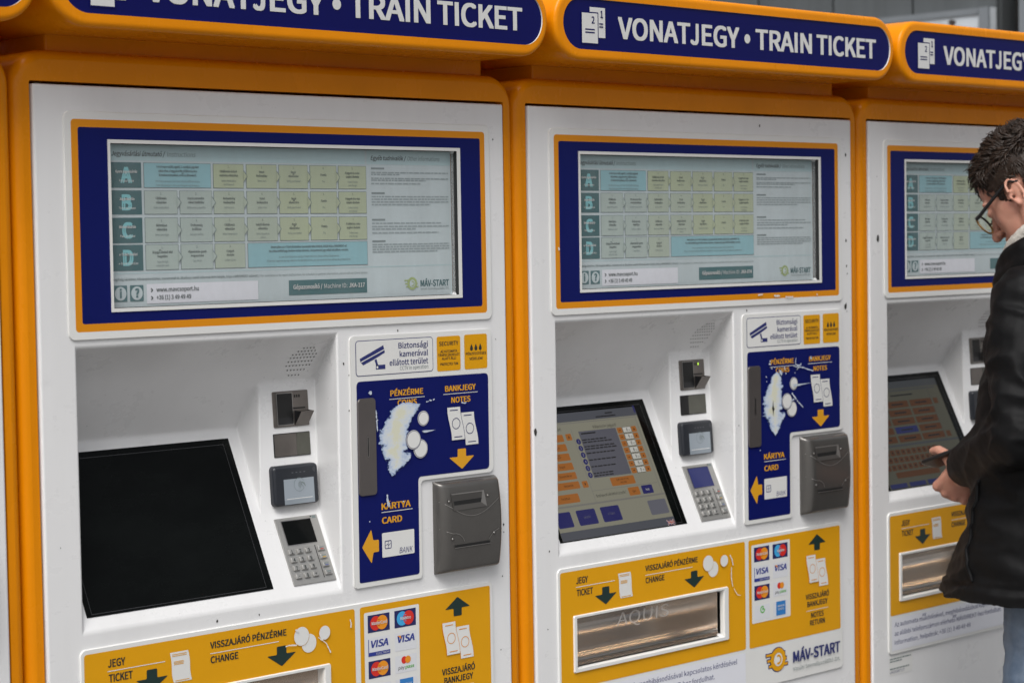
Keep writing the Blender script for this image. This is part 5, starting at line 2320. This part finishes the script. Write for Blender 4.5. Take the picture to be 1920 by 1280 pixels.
        kk = noise.noise(p * 34 + Vector((3, 3, 3)))
        amp = (.0012 + .0085 * top) * rng.uniform(.8, 1.2)
        ph = kk * 9 + rng.uniform(-.5, .5)
        fr_ = 1.15 + kk * .5
        n = 6
        w = rng.uniform(.0012, .0025) * (1 + .6 * top)
        pts = []
        for k in range(n + 1):
            t = k / n
            c = p + d * .002 + dr * L * t - d * (L * .55 * t * t) * (1 - .35 * top)
            c = c + sd * amp * math.sin(ph + t * 5.2 * fr_) * t + d * amp * .9 * (math.cos(ph + t * 5.2 * fr_) * t + .2)
            # keep locks outside the skull
            q = c - E0
            e = math.sqrt((q.x / ER.x) ** 2 + (q.y / ER.y) ** 2 + (q.z / ER.z) ** 2)
            if e < 1.04:
                c = E0 + q * (1.04 / max(e, .3))
            r = w * (1 - t ** 1.6 * .88)
            for a in range(4):
                an = a * math.pi / 2
                u2 = dr.cross(sd)
                pts.append(hd(*(c + sd * r * 1.5 * math.cos(an) + u2 * r * math.sin(an))))
        fs = []
        for k in range(n):
            for a in range(4):
                fs.append((k * 4 + a, k * 4 + (a + 1) % 4, (k + 1) * 4 + (a + 1) % 4, (k + 1) * 4 + a))
        hb.raw(pts, fs, HAIR, True)
    link('hair', hb.mesh('hair'), body)

    # glasses
    gl = MB(None)

    def tube(P, r, m, n=6, closed=False):
        k = len(P)
        pts = []
        for i in range(k):
            tdir = (P[(i + 1) % k] - P[i - 1]) if closed else (P[min(i + 1, k - 1)] - P[max(i - 1, 0)])
            q = tdir.normalized().to_track_quat('Z', 'Y').to_matrix()
            for a in range(n):
                an = 2 * math.pi * a / n
                pts.append(hd(*(P[i] + q @ Vector((r * math.cos(an), r * math.sin(an), 0)))))
        fs = []
        for i in range(k if closed else k - 1):
            for a in range(n):
                fs.append((i * n + a, i * n + (a + 1) % n, ((i + 1) % k) * n + (a + 1) % n, ((i + 1) % k) * n + a))
        gl.raw(pts, fs, m, True)

    def rimp(sx, a):
        return Vector((sx * .0355 + .0285 * math.cos(a), .1115 - .25 * abs(sx * .0355 + .0285 * math.cos(a)) ** 1 * .45, -.010 + .0215 * math.sin(a)))
    for sx in (-1, 1):
        low = [rimp(sx, math.pi + math.pi * i / 14) for i in range(15)]
        up = [rimp(sx, math.pi * i / 14) for i in range(15)]
        tube(low, .0022, RIMG)
        tube(up, .0026, TEMPLE)
        hx = Vector((sx * .0680, .1010, -.002))
        tube([rimp(sx, 0 if sx > 0 else math.pi), hx], .0022, RIMG)
        tube([hx, Vector((sx * .0700, .0850, .000)), Vector((sx * .0730, .060, .004)), Vector((sx * .0775, .010, .012)), Vector((sx * .0785, -.008, .014)), Vector((sx * .0760, -.024, .000))], .0038, TEMPLE)
    tube([Vector((-.008, .109, -.006)), Vector((0, .112, -.003)), Vector((.008, .109, -.006))], .0016, RIMG)
    g = link('glasses', gl.mesh('glasses'), body)
    lb = MB(None)
    for sx in (-1, 1):
        lb.raw([hd(*rimp(sx, 2 * math.pi * i / 24)) for i in range(24)], [tuple(range(24))], LENS)
    link('lens', lb.mesh('lens'), g)

    # phone held in the near hand, sticking out past the forefinger
    f, s, t = fr
    a = (f * .85 + t * .55).normalized()
    b_ = s * .88 + (t - a * t.dot(a)).normalized() * .8
    b_ = (b_ - a * b_.dot(a)).normalized()
    n = a.cross(b_)
    c = PO + WRL + f * .016 + t * .042 - s * .020
    pm = MB(lambda u, v, h=0: tuple(a * u + b_ * v + n * h))
    prof = [(.0035, -.0045), (.001, -.0037), (0, -.0015), (0, .0015), (.001, .0037), (.0035, .0045)]
    pm.pillow(-.060, .060, -.029, .029, .008, prof, PHONE)
    pm.poly(rr(-.0565, .0565, -.0265, .0265, .005)[::-1], PHONE, -.0045)
    ph = link('phone', pm.mesh('phone'), None, c)
    ph['label'] = 'flat black phone held in the hand of the person in black jacket'
    ph['category'] = 'phone'


build_person()
